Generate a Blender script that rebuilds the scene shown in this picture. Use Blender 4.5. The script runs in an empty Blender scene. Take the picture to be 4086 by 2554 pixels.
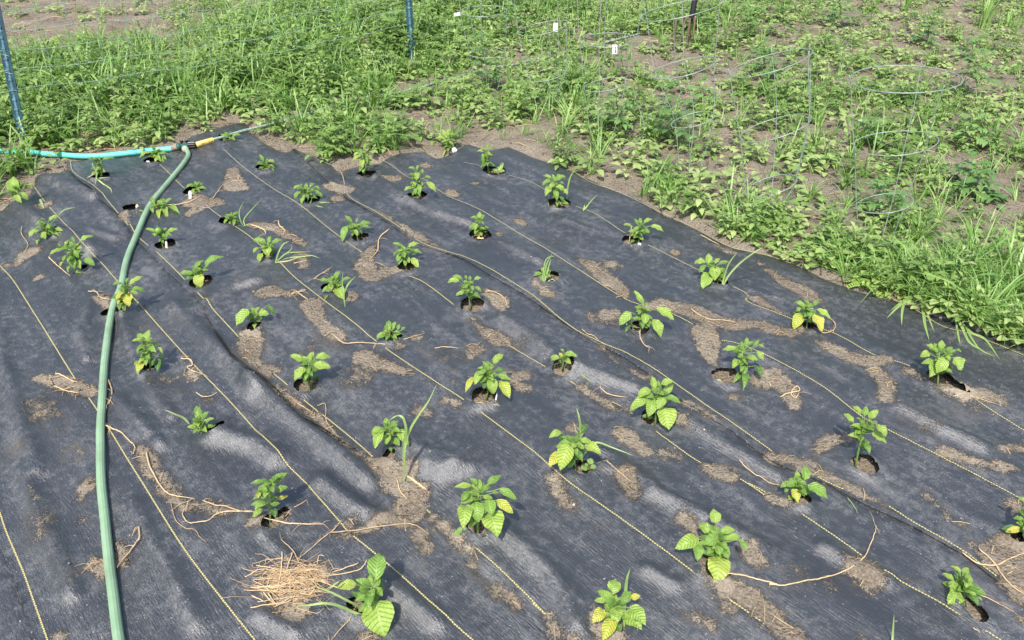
import bpy, math, random
import numpy as np
rng = np.random.default_rng(7); random.seed(7)
S = bpy.context.scene
# ------------------------------------------------------------------ camera
CAMH = 1.59; PITCH = math.radians(34.0); HFOV = math.radians(67.0)
cam = bpy.data.cameras.new('camera'); camo = bpy.data.objects.new('camera', cam)
S.collection.objects.link(camo); S.camera = camo
camo.location = (0, 0, CAMH); camo.rotation_euler = (math.pi/2-PITCH, 0, 0)
cam.sensor_width = 36; cam.angle = HFOV; cam.clip_start = 0.05; cam.clip_end = 500
# ------------------------------------------------------------------ sky and sun
SUN_EL = math.radians(56); SUN_AZ = math.radians(-106)      # direction towards the sun, from +x
W = bpy.data.worlds.new('World'); S.world = W; W.use_nodes = True
nt = W.node_tree; nt.nodes.clear()
sky = nt.nodes.new('ShaderNodeTexSky'); sky.sky_type = 'NISHITA'; sky.sun_disc = False
sky.sun_elevation = SUN_EL; sky.sun_rotation = math.pi/2-SUN_AZ
sky.air_density = 1.0; sky.dust_density = 2.5; sky.ozone_density = 1.0
bg = nt.nodes.new('ShaderNodeBackground'); bg.inputs[1].default_value = 0.15
wo = nt.nodes.new('ShaderNodeOutputWorld')
nt.links.new(sky.outputs[0], bg.inputs[0]); nt.links.new(bg.outputs[0], wo.inputs[0])
sl = bpy.data.lights.new('sun', 'SUN'); sl.energy = 3.75; sl.angle = math.radians(1.6); sl.color = (1, .955, .89)
so = bpy.data.objects.new('sun', sl); S.collection.objects.link(so)
from mathutils import Vector, Matrix
sd = Vector((math.cos(SUN_AZ)*math.cos(SUN_EL), math.sin(SUN_AZ)*math.cos(SUN_EL), math.sin(SUN_EL)))
so.rotation_euler = sd.to_track_quat('Z', 'Y').to_euler(); so.location = (0, -3, 6)
S.view_settings.view_transform = 'Standard'; S.view_settings.look = 'None'
S.view_settings.gamma = 1; S.view_settings.exposure = 0.66
# ------------------------------------------------------------------ projection of photo points to the ground
PW, PH = 4086, 2554
FP = PW/2/math.tan(HFOV/2)
K = 1100/2376
OX = [0, 1000, 2000, 2986]; OY = [0, 600, 1200, 1854]
def cc(key, x, y): return (OX[int(key[0])]+x*K, OY[int(key[1])]+y*K)
CO = np.array([0, 0, CAMH])
cp, sp = math.cos(PITCH), math.sin(PITCH)
def ray(px, py):
    x = (np.asarray(px, float)-PW/2)/FP; y = -(np.asarray(py, float)-PH/2)/FP
    return np.stack([x, cp+y*sp, -sp+y*cp], -1)
def flat(px, py, z=0.0):
    r = ray(px, py); t = (z-CAMH)/r[..., 2]
    return CO+r*t[..., None] if r.ndim > 1 else CO+r*t
def to_px(X, Y, Z=0.0):
    Zc = Z-CAMH
    d = Y*cp-Zc*sp; u = Y*sp+Zc*cp
    return X/d*FP+PW/2, -u/d*FP+PH/2
# ------------------------------------------------------------------ noise
def vnoise(x, y, seed=0):
    xi = np.floor(x).astype(np.int64); yi = np.floor(y).astype(np.int64)
    xf = x-xi; yf = y-yi
    def h(a, b):
        n = (a*374761393+b*668265263+seed*974634777) & 0xffffffff
        n = ((n ^ (n >> 13))*1274126177) & 0xffffffff
        return ((n ^ (n >> 16)) & 0xffff)/65535.0
    u = xf*xf*(3-2*xf); v = yf*yf*(3-2*yf)
    a = h(xi, yi); b = h(xi+1, yi); c = h(xi, yi+1); d = h(xi+1, yi+1)
    return (a*(1-u)+b*u)*(1-v)+(c*(1-u)+d*u)*v
def fbm(x, y, o=3, seed=0):
    s = 0; a = .5
    for i in range(o): s = s+a*(vnoise(x*2**i, y*2**i, seed+i*17)-.5); a *= .5
    return s*2
def sstep(a, b, x):
    t = np.clip((x-a)/(b-a), 0, 1); return t*t*(3-2*t)
ANG = math.radians(41.5); NU = np.array([math.cos(ANG), math.sin(ANG)]); NV = np.array([-math.sin(ANG), math.cos(ANG)])
def strokes(text, default_r=0, grow=1.0):
    out = []
    for item in text.strip().split('|'):
        item = item.strip()
        if not item: continue
        key, rest = item.split(':'); light = key.endswith('*'); key = key.rstrip('*')
        pts = [[float(v) for v in p.split(',')] for p in rest.split()]
        P = []
        for p in pts:
            q = cc(key, p[0], p[1]); g = flat(q[0], q[1])
            dep = g[1]*cp+CAMH*sp
            P.append((g[0], g[1], (p[2] if len(p) > 2 else default_r)*K*dep/FP*grow))
        out.append((np.array(P), light))
    return out
def seg_field(x, y, P):
    """signed distance (positive inside) to a tapered stroke"""
    best = np.full(x.shape, -9.0)
    if len(P) == 1:
        return P[0, 2]-np.hypot(x-P[0, 0], y-P[0, 1])
    for a, b in zip(P[:-1], P[1:]):
        d = b[:2]-a[:2]; L = d@d+1e-12
        t = np.clip(((x-a[0])*d[0]+(y-a[1])*d[1])/L, 0, 1)
        r = a[2]+(b[2]-a[2])*t
        best = np.maximum(best, r-np.hypot(x-a[0]-t*d[0], y-a[1]-t*d[1]))
    return best
def field(x, y, ST, pad=.12):
    out = np.full(x.shape, -9.0)
    for P, light in ST:
        m = P[:, 2].max()+pad
        k = (x > P[:, 0].min()-m) & (x < P[:, 0].max()+m) & (y > P[:, 1].min()-m) & (y < P[:, 1].max()+m)
        if not k.any(): continue
        v = seg_field(x[k], y[k], P)
        if light: v = np.minimum(v*.5-.018, -.009)
        out[k] = np.maximum(out[k], v)
    return out
# folds of the cloth: crest lines (x,y,half width) in the photo
RIDGES = strokes('''
01:170,480,90 330,640,110 560,760,110 800,900,90|01:300,250,60 500,300,90 700,380,100 830,440,60|
02:1050,60,50 1080,240,70 1200,560,80 1350,820,80 1500,1000,60|02:1500,60,90 1700,260,110 1880,430,120 2000,560,110 2200,760,120|
02:1000,850,60 1200,1050,80 1400,1250,100|02:0,300,90 90,700,100 200,1100,90 340,1490,80|03:150,0,90 330,350,80 480,700,80 640,1150,80|
02:1900,1150,120 2200,1220,160 2376,1330,150|12:1300,1150,100 1450,1300,150 1750,1400,140|13:1450,0,120 1650,60,120 1900,20,60|
12:0,700,90 250,900,110 500,1080,110 760,1300,120 1000,1500,110|13:600,100,110 900,330,130 1150,420,80|
23:0,560,90 200,730,120 420,930,130 560,1150,120 660,1380,90|13:1100,950,110 1350,1120,120 1600,1330,110|
22:0,130,70 200,260,90 420,420,90 620,560,70|22:600,520,70 900,650,80 1150,740,60|
23:1300,240,80 1500,330,110 1700,430,110 2000,590,100 2200,700,80|22:820,1260,60 980,1350,90 1150,1480,100|
23:900,20,60 1100,90,90 1300,180,80|21:0,800,60 150,870,80 330,960,70|21:560,580,50 800,690,60|
01:1150,700,70 1000,780,80 800,720,60|01:1700,1400,60 2000,1200,90 2250,1150,60|33:650,700,100 900,860,90 1200,980,80|
22:1500,950,60 1800,1150,80 2100,1330,80 2376,1500,80|32:1650,110,80 1900,220,70 2200,360,80 2376,430,60|11:1100,240,50 1300,420,70 1600,560,70 1900,640,50|
31:0,1180,50 150,1250,60 300,1290,40|32:1300,950,80 1700,1150,90 2000,1280,80|03:1150,350,80 1300,650,90 1500,1000,90 1700,1400,90|
13:100,600,90 350,800,60|13:60,1300,90 400,1450,90|23:1250,900,80 1500,1040,80|02:800,0,60 700,250,60 760,500,60''')
GROOVES = strokes('''12:30,200,40 50,520,45 200,740,45 450,950,50 760,1180,50 1100,1400,60|13:1200,60,60 1450,320,60 1700,560,60 1950,880,60 2300,1180,60|
02:2100,60,60 2150,430,50|02:700,600,60 850,1000,50 950,1400,50|22:600,250,40 900,430,40 1300,700,40 1700,1000,40 2200,1300,40|32:200,1330,50 700,1460,50|
33:0,1150,60 300,1420,70|23:1700,1000,60 2200,1250,60|02:1300,1200,60 1700,1130,60''')
def macro(x, y):
    u = x*NU[0]+y*NU[1]; v = x*NV[0]+y*NV[1]
    uw = u+.08*fbm(v*.9, u*.7, 2, 5)
    z = .030*fbm(x*.8, y*.8, 2, 1)+.030*fbm(uw*4.2, v*.9, 2, 2)+.009*fbm(uw*12, v*2.2, 2, 3)+.0022*fbm(uw*34, v*6, 2, 4)
    return z
def ridgeh(x, y):
    z = np.zeros(x.shape)
    for sgn, LST, amp in ((1, RIDGES, .68), (-1, GROOVES, .25)):
        for P, _ in LST:
            w = P[:, 2].mean(); m = w*2.4
            k = (x > P[:, 0].min()-m) & (x < P[:, 0].max()+m) & (y > P[:, 1].min()-m) & (y < P[:, 1].max()+m)
            if not k.any(): continue
            Q = P.copy(); rr = Q[:, 2].copy(); Q[:, 2] = 0
            d = -seg_field(x[k], y[k], Q)
            z[k] += sgn*amp*w*np.exp(-(d/(w*.74))**2)
    return z
# outline of the cloth (photo pixels), then closed outside the frame
edge_px = [(-700, 905), (-300, 860), (0, 840), (80, 812), (139, 730), (194, 697), (275, 690), (268, 650), (350, 640), (480, 625), (600, 610), (700, 588),
 (760, 552), (880, 520), (981, 488), (1010, 532), (1040, 560), (1079, 588), (1140, 612), (1171, 586), (1240, 612), (1310, 646), (1362, 690), (1380, 668), (1430, 650),
 (1509, 643), (1579, 622), (1640, 604), (1694, 597), (1745, 625), (1790, 612), (1866, 569), (1915, 588), (1960, 600), (2018, 574), (2037, 574), (2100, 600), (2180, 640), (2250, 662),
 (2393, 730), (2520, 780), (2648, 838), (2790, 900), (2926, 972), (3020, 992), (3125, 1021), (3264, 1086), (3449, 1148), (3565, 1186), (3727, 1256), (3796, 1280),
 (3958, 1350), (4086, 1396), (4400, 1530), (5000, 1800)]
edge_w = np.array([flat(a, b)[:2] for a, b in edge_px])
poly = np.vstack([edge_w, [[2.9, .9], [3.1, .25], [-3.3, .25], [-3.6, 2.2]]])
def inpoly(x, y, P):
    r = np.zeros(x.shape, bool); n = len(P); j = n-1
    for i in range(n):
        xi, yi = P[i]; xj, yj = P[j]
        c = ((yi > y) != (yj > y)) & (x < (xj-xi)*(y-yi)/(yj-yi+1e-15)+xi)
        r ^= c; j = i
    return r
def near_line(x, y, P, closed=True):
    """distance and nearest point on a polyline"""
    bd = np.full(x.shape, 1e9); bx = x.copy(); by = y.copy()
    Q = np.vstack([P, P[:1]]) if closed else P
    for a, b in zip(Q[:-1], Q[1:]):
        d = b-a; L = d@d+1e-12
        t = np.clip(((x-a[0])*d[0]+(y-a[1])*d[1])/L, 0, 1)
        qx = a[0]+t*d[0]; qy = a[1]+t*d[1]; dd = np.hypot(x-qx, y-qy)
        k = dd < bd; bd[k] = dd[k]; bx[k] = qx[k]; by[k] = qy[k]
    return bd, bx, by
def cloth_sd(x, y):
    x = np.asarray(x, float); y = np.asarray(y, float)
    d, _, _ = near_line(x, y, poly)
    return np.where(inpoly(x, y, poly), d, -d)
def soil_rough(x, y):
    return .035*fbm(x*1.7, y*1.7, 2, 31)+.020*fbm(x*6, y*6, 3, 32)+.010*fbm(x*22, y*22, 3, 33)
def surf(x, y):
    """height of what lies on top at x, y"""
    x = np.atleast_1d(np.asarray(x, float)); y = np.atleast_1d(np.asarray(y, float))
    s = cloth_sd(x, y)
    hin = macro(x, y)+ridgeh(x, y)
    hout = .030*fbm(x*.8, y*.8, 2, 1)+soil_rough(x, y)
    t = sstep(-.10, .10, s)
    return hin*t+hout*(1-t)
def gp(px, py, lift=0.0):
    z = 0.0
    for _ in range(4):
        g = flat(px, py, z); z = float(surf(g[0], g[1])[0])+lift
    return flat(px, py, z)
def gpm(pts, lift=0.0):
    pts = np.array(pts, float); z = np.zeros(len(pts))
    for _ in range(4):
        r = ray(pts[:, 0], pts[:, 1]); t = (z-CAMH)/r[:, 2]; g = CO+r*t[:, None]; z = surf(g[:, 0], g[:, 1])+lift
    return CO+r*((z-CAMH)/r[:, 2])[:, None]
# ------------------------------------------------------------------ object helpers
def link(o, parent=None):
    S.collection.objects.link(o)
    if parent: o.parent = parent
    return o
def mesh_obj(name, V, F, mat, parent=None, smooth=True, attrs=None, uv=None):
    V = np.asarray(V, np.float32).reshape(-1, 3)
    me = bpy.data.meshes.new(name)
    if isinstance(F, np.ndarray):
        n = len(F); w = F.shape[1]; flatf = F.reshape(-1).astype(np.int32); ls = np.arange(n, dtype=np.int32)*w; lt = np.full(n, w, np.int32)
    else:
        n = len(F); lt = np.array([len(f) for f in F], np.int32); ls = np.concatenate([[0], np.cumsum(lt)[:-1]]).astype(np.int32)
        flatf = np.array([i for f in F for i in f], np.int32)
    me.vertices.add(len(V)); me.vertices.foreach_set('co', V.reshape(-1))
    me.loops.add(len(flatf)); me.loops.foreach_set('vertex_index', flatf)
    me.polygons.add(n); me.polygons.foreach_set('loop_start', ls); me.polygons.foreach_set('loop_total', lt)
    me.polygons.foreach_set('use_smooth', np.full(n, bool(smooth)))
    me.update(calc_edges=True)
    for k, a in (attrs or {}).items():
        at = me.attributes.new(k, 'FLOAT', 'POINT'); at.data.foreach_set('value', np.asarray(a, np.float32))
    if uv is not None:
        at = me.attributes.new('luv', 'FLOAT2', 'POINT'); at.data.foreach_set('vector', np.asarray(uv, np.float32).reshape(-1))
    if mat: me.materials.append(mat)
    return link(bpy.data.objects.new(name, me), parent)
def tag(o, label=None, cat=None, group=None, kind=None):
    if label: o['label'] = label
    if cat: o['category'] = cat
    if group: o['group'] = group
    if kind: o['kind'] = kind
    return o
def empty(name, loc, label, cat, group=None):
    o = bpy.data.objects.new(name, None); o.empty_display_size = .05; o.location = tuple(loc); link(o)
    return tag(o, label, cat, group)
class MB:
    def __init__(s): s.V = []; s.F = []; s.A = {}; s.U = []; s.n = 0
    def add(s, V, F, tint=None, uv=None, **k):
        V = np.asarray(V, float).reshape(-1, 3); s.V.append(V)
        s.F += [tuple(int(i)+s.n for i in f) for f in F]
        s.A.setdefault('tint', []).append(np.broadcast_to(0.0 if tint is None else tint, len(V)).astype(float))
        s.U.append(np.zeros((len(V), 2)) if uv is None else uv)
        s.n += len(V)
    def build(s, name, mat, parent=None, smooth=True, origin=None):
        V = np.vstack(s.V)
        if origin is not None: V = V-np.asarray(origin)
        return mesh_obj(name, V, s.F, mat, parent, smooth, {k: np.concatenate(v) for k, v in s.A.items()}, np.vstack(s.U))
def tube(P, R, n=8, cap=True, flat_=1.0):
    P = np.asarray(P, float); m = len(P); R = np.broadcast_to(R, m)
    T = np.gradient(P, axis=0); T /= np.linalg.norm(T, axis=1)[:, None]+1e-12
    up = np.array([0, 0, 1.0]); 
    if abs(T[0]@up) > .9: up = np.array([0, 1.0, 0])
    V = []; X = np.cross(up, T[0]); X /= np.linalg.norm(X)
    a = np.linspace(0, 2*math.pi, n, endpoint=False)
    for i in range(m):
        X = X-T[i]*(X@T[i]); X /= np.linalg.norm(X)+1e-12; Y = np.cross(T[i], X)
        V.append(P[i]+R[i]*(np.cos(a)[:, None]*X+flat_*np.sin(a)[:, None]*Y))
    F = [(i*n+j, i*n+(j+1) % n, (i+1)*n+(j+1) % n, (i+1)*n+j) for i in range(m-1) for j in range(n)]
    if cap: F += [tuple(range(n))[::-1], tuple((m-1)*n+j for j in range(n))]
    return np.vstack(V), F
def smooth_line(P, n=8):
    """Catmull-Rom through points (any dimension)"""
    P = np.asarray(P, float)
    if len(P) < 3:
        t = np.linspace(0, 1, n+1)[:, None]; return P[0]*(1-t)+P[-1]*t
    Q = np.vstack([2*P[0]-P[1], P, 2*P[-1]-P[-2]]); out = []
    for i in range(1, len(Q)-2):
        for t in np.linspace(0, 1, n, endpoint=False):
            a, b, c, d = Q[i-1:i+3]
            out.append(.5*((2*b)+(-a+c)*t+(2*a-5*b+4*c-d)*t*t+(-a+3*b-3*c+d)*t**3))
    out.append(P[-1]); return np.array(out)
# ------------------------------------------------------------------ materials
def mat(name):
    m = bpy.data.materials.new(name); m.use_nodes = True; t = m.node_tree
    return m, t, t.nodes['Principled BSDF'], t.nodes['Material Output']
def N(t, ty, **k):
    n = t.nodes.new(ty)
    for a, v in k.items():
        if a[0] == 'i' and a[1:].isdigit(): n.inputs[int(a[1:])].default_value = v
        else: setattr(n, a, v)
    return n
def noise(t, scale, detail=3, rough=.5, vec=None):
    n = N(t, 'ShaderNodeTexNoise'); n.inputs['Scale'].default_value = scale; n.inputs['Detail'].default_value = detail
    n.inputs['Roughness'].default_value = rough
    if vec is not None: t.links.new(vec, n.inputs['Vector'])
    return n
def ramp(t, src, stops):
    r = N(t, 'ShaderNodeValToRGB'); el = r.color_ramp.elements
    while len(el) < len(stops): el.new(.5)
    for e, (p, c) in zip(el, stops): e.position = p; e.color = (*c, 1) if len(c) == 3 else c
    t.links.new(src, r.inputs[0]); return r
def math_(t, op, a, b=None, c=None, clamp=False):
    n = N(t, 'ShaderNodeMath', operation=op); n.use_clamp = clamp
    for i, v in enumerate((a, b, c)):
        if v is None: continue
        if isinstance(v, (int, float)): n.inputs[i].default_value = v
        else: t.links.new(v, n.inputs[i])
    return n.outputs[0]
def geo_pos(t): return N(t, 'ShaderNodeNewGeometry').outputs['Position']
def mixc(t, f, a, b, blend='MIX'):
    n = N(t, 'ShaderNodeMix', data_type='RGBA', blend_type=blend)
    for s, v in ((0, f), (6, a), (7, b)):
        if isinstance(v, (int, float)): n.inputs[s].default_value = v
        elif isinstance(v, tuple): n.inputs[s].default_value = (*v, 1)
        else: t.links.new(v, n.inputs[s])
    return n.outputs[2]
SOILC = [(.30, (.080, .064, .046)), (.43, (.180, .148, .110)), (.54, (.262, .222, .170)), (.72, (.40, .35, .275))]
def soil_color(t, pos):
    a = noise(t, 5, 5, .6, pos); b = noise(t, 130, 5, .75, pos)
    f = math_(t, 'ADD', math_(t, 'MULTIPLY', a.outputs[0], .40), math_(t, 'MULTIPLY', b.outputs[0], .60))
    return ramp(t, f, SOILC).outputs[0], b.outputs[0]
m_soil, t, p, o = mat('soil')
pos = geo_pos(t); c, b = soil_color(t, pos)
v = N(t, 'ShaderNodeTexVoronoi'); v.inputs['Scale'].default_value = 110; t.links.new(pos, v.inputs['Vector'])
c2 = mixc(t, math_(t, 'GREATER_THAN', noise(t, 260, 1, .5, pos).outputs[0], .735), c, (.62, .58, .52))
t.links.new(c2, p.inputs['Base Color']); p.inputs['Roughness'].default_value = .95; p.inputs['Specular IOR Level'].default_value = .15
n2 = noise(t, 38, 6, .7, pos)
h = math_(t, 'ADD', math_(t, 'MULTIPLY', n2.outputs[0], 1.0), math_(t, 'MULTIPLY', v.outputs[0], -.35))
bp = N(t, 'ShaderNodeBump'); bp.inputs['Strength'].default_value = 1; bp.inputs['Distance'].default_value = .02
t.links.new(h, bp.inputs['Height']); t.links.new(bp.outputs[0], p.inputs['Normal'])
# woven landscape cloth with dust and soil ground into it
m_cloth, t, p, o = mat('woven_cloth')
pos = geo_pos(t); sc, sb = soil_color(t, pos)
at = N(t, 'ShaderNodeAttribute', attribute_name='soil')
mp = N(t, 'ShaderNodeMapping'); mp.inputs['Rotation'].default_value = (0, 0, -ANG); t.links.new(pos, mp.inputs['Vector'])
sx = N(t, 'ShaderNodeSeparateXYZ'); t.links.new(mp.outputs[0], sx.inputs[0])
wu = math_(t, 'SINE', math_(t, 'MULTIPLY', sx.outputs[0], 2*math.pi/.0052)); wv = math_(t, 'SINE', math_(t, 'MULTIPLY', sx.outputs[1], 2*math.pi/.0034))
weave = math_(t, 'MULTIPLY', wu, wv)
st = N(t, 'ShaderNodeMapping'); st.inputs['Scale'].default_value = (9, 1.6, 4); t.links.new(mp.outputs[0], st.inputs['Vector'])
streak = noise(t, 2.2, 5, .6, st.outputs[0]); fine = noise(t, 330, 3, .7, pos); mid = noise(t, 42, 4, .62, pos); big = noise(t, 3.0, 4, .6, pos)
n_a = math_(t, 'SUBTRACT', mid.outputs[0], .5); n_b = math_(t, 'SUBTRACT', fine.outputs[0], .5)
f = math_(t, 'ADD', at.outputs['Fac'], math_(t, 'MULTIPLY', n_a, 3.0)); f = math_(t, 'ADD', f, math_(t, 'MULTIPLY', n_b, 5.0))
soilf = math_(t, 'SMOOTH_MIN', math_(t, 'MULTIPLY_ADD', f, 2.6, .2, clamp=True), 1.0, .05)
# thin dust everywhere, more in some areas
du = math_(t, 'ADD', math_(t, 'MULTIPLY', big.outputs[0], .85), math_(t, 'MULTIPLY', streak.outputs[0], .8))
du = math_(t, 'ADD', du, math_(t, 'MULTIPLY', at.outputs['Fac'], .10))
du = math_(t, 'ADD', du, math_(t, 'MULTIPLY', n_b, 1.7)); du = math_(t, 'ADD', du, math_(t, 'MULTIPLY', n_a, 1.1))
dust = ramp(t, du, [(.58, (0.012,)*3), (.78, (.10,)*3), (.95, (.40,)*3)])
spk = math_(t, 'GREATER_THAN', noise(t, 150, 1, .5, pos).outputs[0], .76)
base = mixc(t, math_(t, 'MULTIPLY_ADD', weave, .5, .5), (.0185, .0205, .0230), (.0310, .0340, .0380))
c = mixc(t, dust.outputs[0], base, (.24, .235, .23))
c = mixc(t, math_(t, 'MULTIPLY', spk, .6), c, (.5, .47, .43))
c = mixc(t, soilf, c, sc)
t.links.new(c, p.inputs['Base Color'])
rg = math_(t, 'MULTIPLY_ADD', dust.outputs[0], .30, .34)
rg = math_(t, 'MAXIMUM', rg, math_(t, 'MULTIPLY', soilf, .95)); t.links.new(rg, p.inputs['Roughness'])
p.inputs['Specular IOR Level'].default_value = .62
t.links.new(math_(t, 'MULTIPLY_ADD', soilf, -1.0, 1.15), p.inputs['Specular IOR Level'])
hh = math_(t, 'MULTIPLY_ADD', weave, .00028, math_(t, 'MULTIPLY', fine.outputs[0], .0004))
hh = math_(t, 'ADD', hh, math_(t, 'MULTIPLY', math_(t, 'MULTIPLY', mid.outputs[0], soilf), .012))
hh = math_(t, 'ADD', hh, math_(t, 'MULTIPLY', noise(t, 26, 3, .5, st.outputs[0]).outputs[0], .0022))
bp = N(t, 'ShaderNodeBump'); bp.inputs['Strength'].default_value = 1; bp.inputs['Distance'].default_value = 1.0
t.links.new(hh, bp.inputs['Height']); t.links.new(bp.outputs[0], p.inputs['Normal'])
def leaf_mat(name, stops, rough=.42, trans=.28, veins=True, spec=.45):
    m, t, p, o = mat(name); pos = geo_pos(t)
    a = N(t, 'ShaderNodeAttribute', attribute_name='tint'); nz = noise(t, 60, 3, .6, pos)
    f = math_(t, 'ADD', a.outputs['Fac'], math_(t, 'MULTIPLY', math_(t, 'SUBTRACT', nz.outputs[0], .5), .22))
    c = ramp(t, f, stops).outputs[0]
    if veins:
        u = N(t, 'ShaderNodeAttribute', attribute_name='luv'); s = N(t, 'ShaderNodeSeparateXYZ'); t.links.new(u.outputs['Vector'], s.inputs[0])
        av = math_(t, 'ABSOLUTE', s.outputs[1])
        lat = math_(t, 'SINE', math_(t, 'MULTIPLY', math_(t, 'SUBTRACT', s.outputs[0], math_(t, 'MULTIPLY', av, .28)), 46))
        vein = math_(t, 'POWER', math_(t, 'MULTIPLY_ADD', lat, .5, .5), 8.0)
        mrib = math_(t, 'LESS_THAN', av, .07); vv = math_(t, 'MAXIMUM', math_(t, 'MULTIPLY', vein, .55), mrib)
        c = mixc(t, math_(t, 'MULTIPLY', vv, .35), c, (.33, .47, .16))
        hq = math_(t, 'MULTIPLY', math_(t, 'SUBTRACT', 1.0, vv), 1.0); hq = math_(t, 'ADD', hq, math_(t, 'MULTIPLY', noise(t, 120, 2, .5, pos).outputs[0], .9))
        bp = N(t, 'ShaderNodeBump'); bp.inputs['Strength'].default_value = 1; bp.inputs['Distance'].default_value = .0034
        t.links.new(hq, bp.inputs['Height']); t.links.new(bp.outputs[0], p.inputs['Normal'])
    t.links.new(c, p.inputs['Base Color']); p.inputs['Roughness'].default_value = rough; p.inputs['Specular IOR Level'].default_value = spec
    tr = N(t, 'ShaderNodeBsdfTranslucent'); mx = N(t, 'ShaderNodeMixShader'); mx.inputs[0].default_value = trans
    cb = mixc(t, 1.0, c, (1.25, 1.35, .6), 'MULTIPLY'); t.links.new(cb, tr.inputs[0])
    t.links.new(p.outputs[0], mx.inputs[1]); t.links.new(tr.outputs[0], mx.inputs[2]); t.links.new(mx.outputs[0], o.inputs[0])
    return m
#            dark            mid               light             yellow
GREEN = [(0, (.045, .105, .028)), (.25, (.09, .20, .045)), (.5, (.215, .37, .07)), (.72, (.35, .48, .095)), (.86, (.46, .50, .08)), (.95, (.58, .53, .10)), (1, (.60, .46, .12))]
m_leaf = leaf_mat('pepper_leaf', GREEN)
m_weed = leaf_mat('weed_leaf', [(0, (.085, .165, .035)), (.3, (.175, .285, .07)), (.6, (.285, .395, .125)), (.85, (.37, .455, .18)), (1, (.46, .46, .15))], .5, .3, False, .35)
m_grass = leaf_mat('grass_blade', [(0, (.08, .17, .03)), (.35, (.17, .32, .065)), (.7, (.28, .43, .13)), (.9, (.37, .47, .21)), (1, (.50, .44, .22))], .45, .3, False, .4)
m_tomato = leaf_mat('tomato_leaf', [(0, (.06, .13, .045)), (.4, (.125, .24, .07)), (.8, (.21, .35, .11)), (1, (.34, .40, .13))], .5, .28, False, .35)
m_stem = leaf_mat('green_stem', [(0, (.10, .17, .05)), (.5, (.20, .30, .09)), (1, (.36, .34, .16))], .5, .1, False)
def simple(name, col, rough=.6, metal=0, var=.15, scale=40, spec=.4, bump=0, col2=None):
    m, t, p, o = mat(name); pos = geo_pos(t); n = noise(t, scale, 4, .6, pos)
    c2 = col2 or tuple(v*(1-var*2) for v in col)
    r = ramp(t, n.outputs[0], [(.35, c2), (.62, col)]); t.links.new(r.outputs[0], p.inputs['Base Color'])
    p.inputs['Roughness'].default_value = rough; p.inputs['Metallic'].default_value = metal; p.inputs['Specular IOR Level'].default_value = spec
    if bump:
        bp = N(t, 'ShaderNodeBump'); bp.inputs['Strength'].default_value = .7; bp.inputs['Distance'].default_value = bump
        t.links.new(n.outputs[0], bp.inputs['Height']); t.links.new(bp.outputs[0], p.inputs['Normal'])
    return m
m_hose = simple('sage_green_hose', (.235, .365, .225), .5, scale=9, bump=.0008, col2=(.18, .28, .17))
m_hose_old = simple('dusty_hose', (.30, .39, .31), .75, scale=70, col2=(.15, .22, .17))
m_teal = simple('turquoise_hose', (.14, .62, .52), .45, var=.1, scale=50, bump=.0008)
m_dgreen = simple('dark_green_plastic', (.03, .12, .095), .4)
m_black = simple('black_plastic', (.018, .018, .02), .4)
m_tan = simple('tan_coupling', (.36, .29, .21), .6, scale=90)
m_beige = simple('beige_fitting', (.50, .45, .34), .55)
m_yel = simple('yellow_sleeve', (.82, .58, .17), .5, var=.06)
m_ink = simple('black_ink', (.03, .02, .015), .7)
m_post = simple('blue_green_paint', (.025, .085, .115), .42, scale=30, col2=(.012, .045, .065), spec=.6)
m_postl = simple('worn_paint', (.13, .24, .30), .6, scale=60, col2=(.05, .12, .16))
m_wire = simple('galvanised_wire', (.48, .53, .47), .45, metal=.4, scale=40)
m_fwire = simple('green_fence_wire', (.30, .44, .34), .5, metal=.2)
m_cage = simple('grey_green_cage_wire', (.33, .39, .34), .45, metal=.3)
m_white = simple('white_paper', (.85, .86, .85), .6, var=.03)
m_rust = simple('rusty_steel', (.17, .10, .07), .8, scale=60)
m_pebble = simple('pale_pebble', (.62, .58, .52), .8)
m_fruit = simple('green_pepper_skin', (.14, .27, .035), .25, var=.1, scale=30, spec=.6)
def straw_mat(name, a, b):
    m, t, p, o = mat(name); at = N(t, 'ShaderNodeAttribute', attribute_name='tint'); n = noise(t, 70, 4, .7, geo_pos(t))
    f = math_(t, 'ADD', math_(t, 'MULTIPLY', at.outputs['Fac'], .55), math_(t, 'MULTIPLY_ADD', n.outputs[0], 1.1, -.3))
    t.links.new(ramp(t, f, [(.15, a), (.75, b)]).outputs[0], p.inputs['Base Color']); p.inputs['Roughness'].default_value = .75
    return m
m_straw = straw_mat('dry_straw', (.20, .13, .075), (.60, .44, .25))
m_yarn = None
m_seam, t, p, o = mat('yellow_marking_thread')
at = N(t, 'ShaderNodeAttribute', attribute_name='along')
st_ = math_(t, 'GREATER_THAN', math_(t, 'SINE', math_(t, 'MULTIPLY', at.outputs['Fac'], 2*math.pi/.0075)), -.35)
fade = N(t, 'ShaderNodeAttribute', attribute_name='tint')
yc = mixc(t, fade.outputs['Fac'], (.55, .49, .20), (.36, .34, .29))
yc = mixc(t, math_(t, 'MULTIPLY', noise(t, 25, 3, .6, geo_pos(t)).outputs[0], .35), yc, (.30, .25, .19))
t.links.new(mixc(t, st_, (.17, .15, .07), yc), p.inputs['Base Color']); p.inputs['Roughness'].default_value = .7
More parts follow.
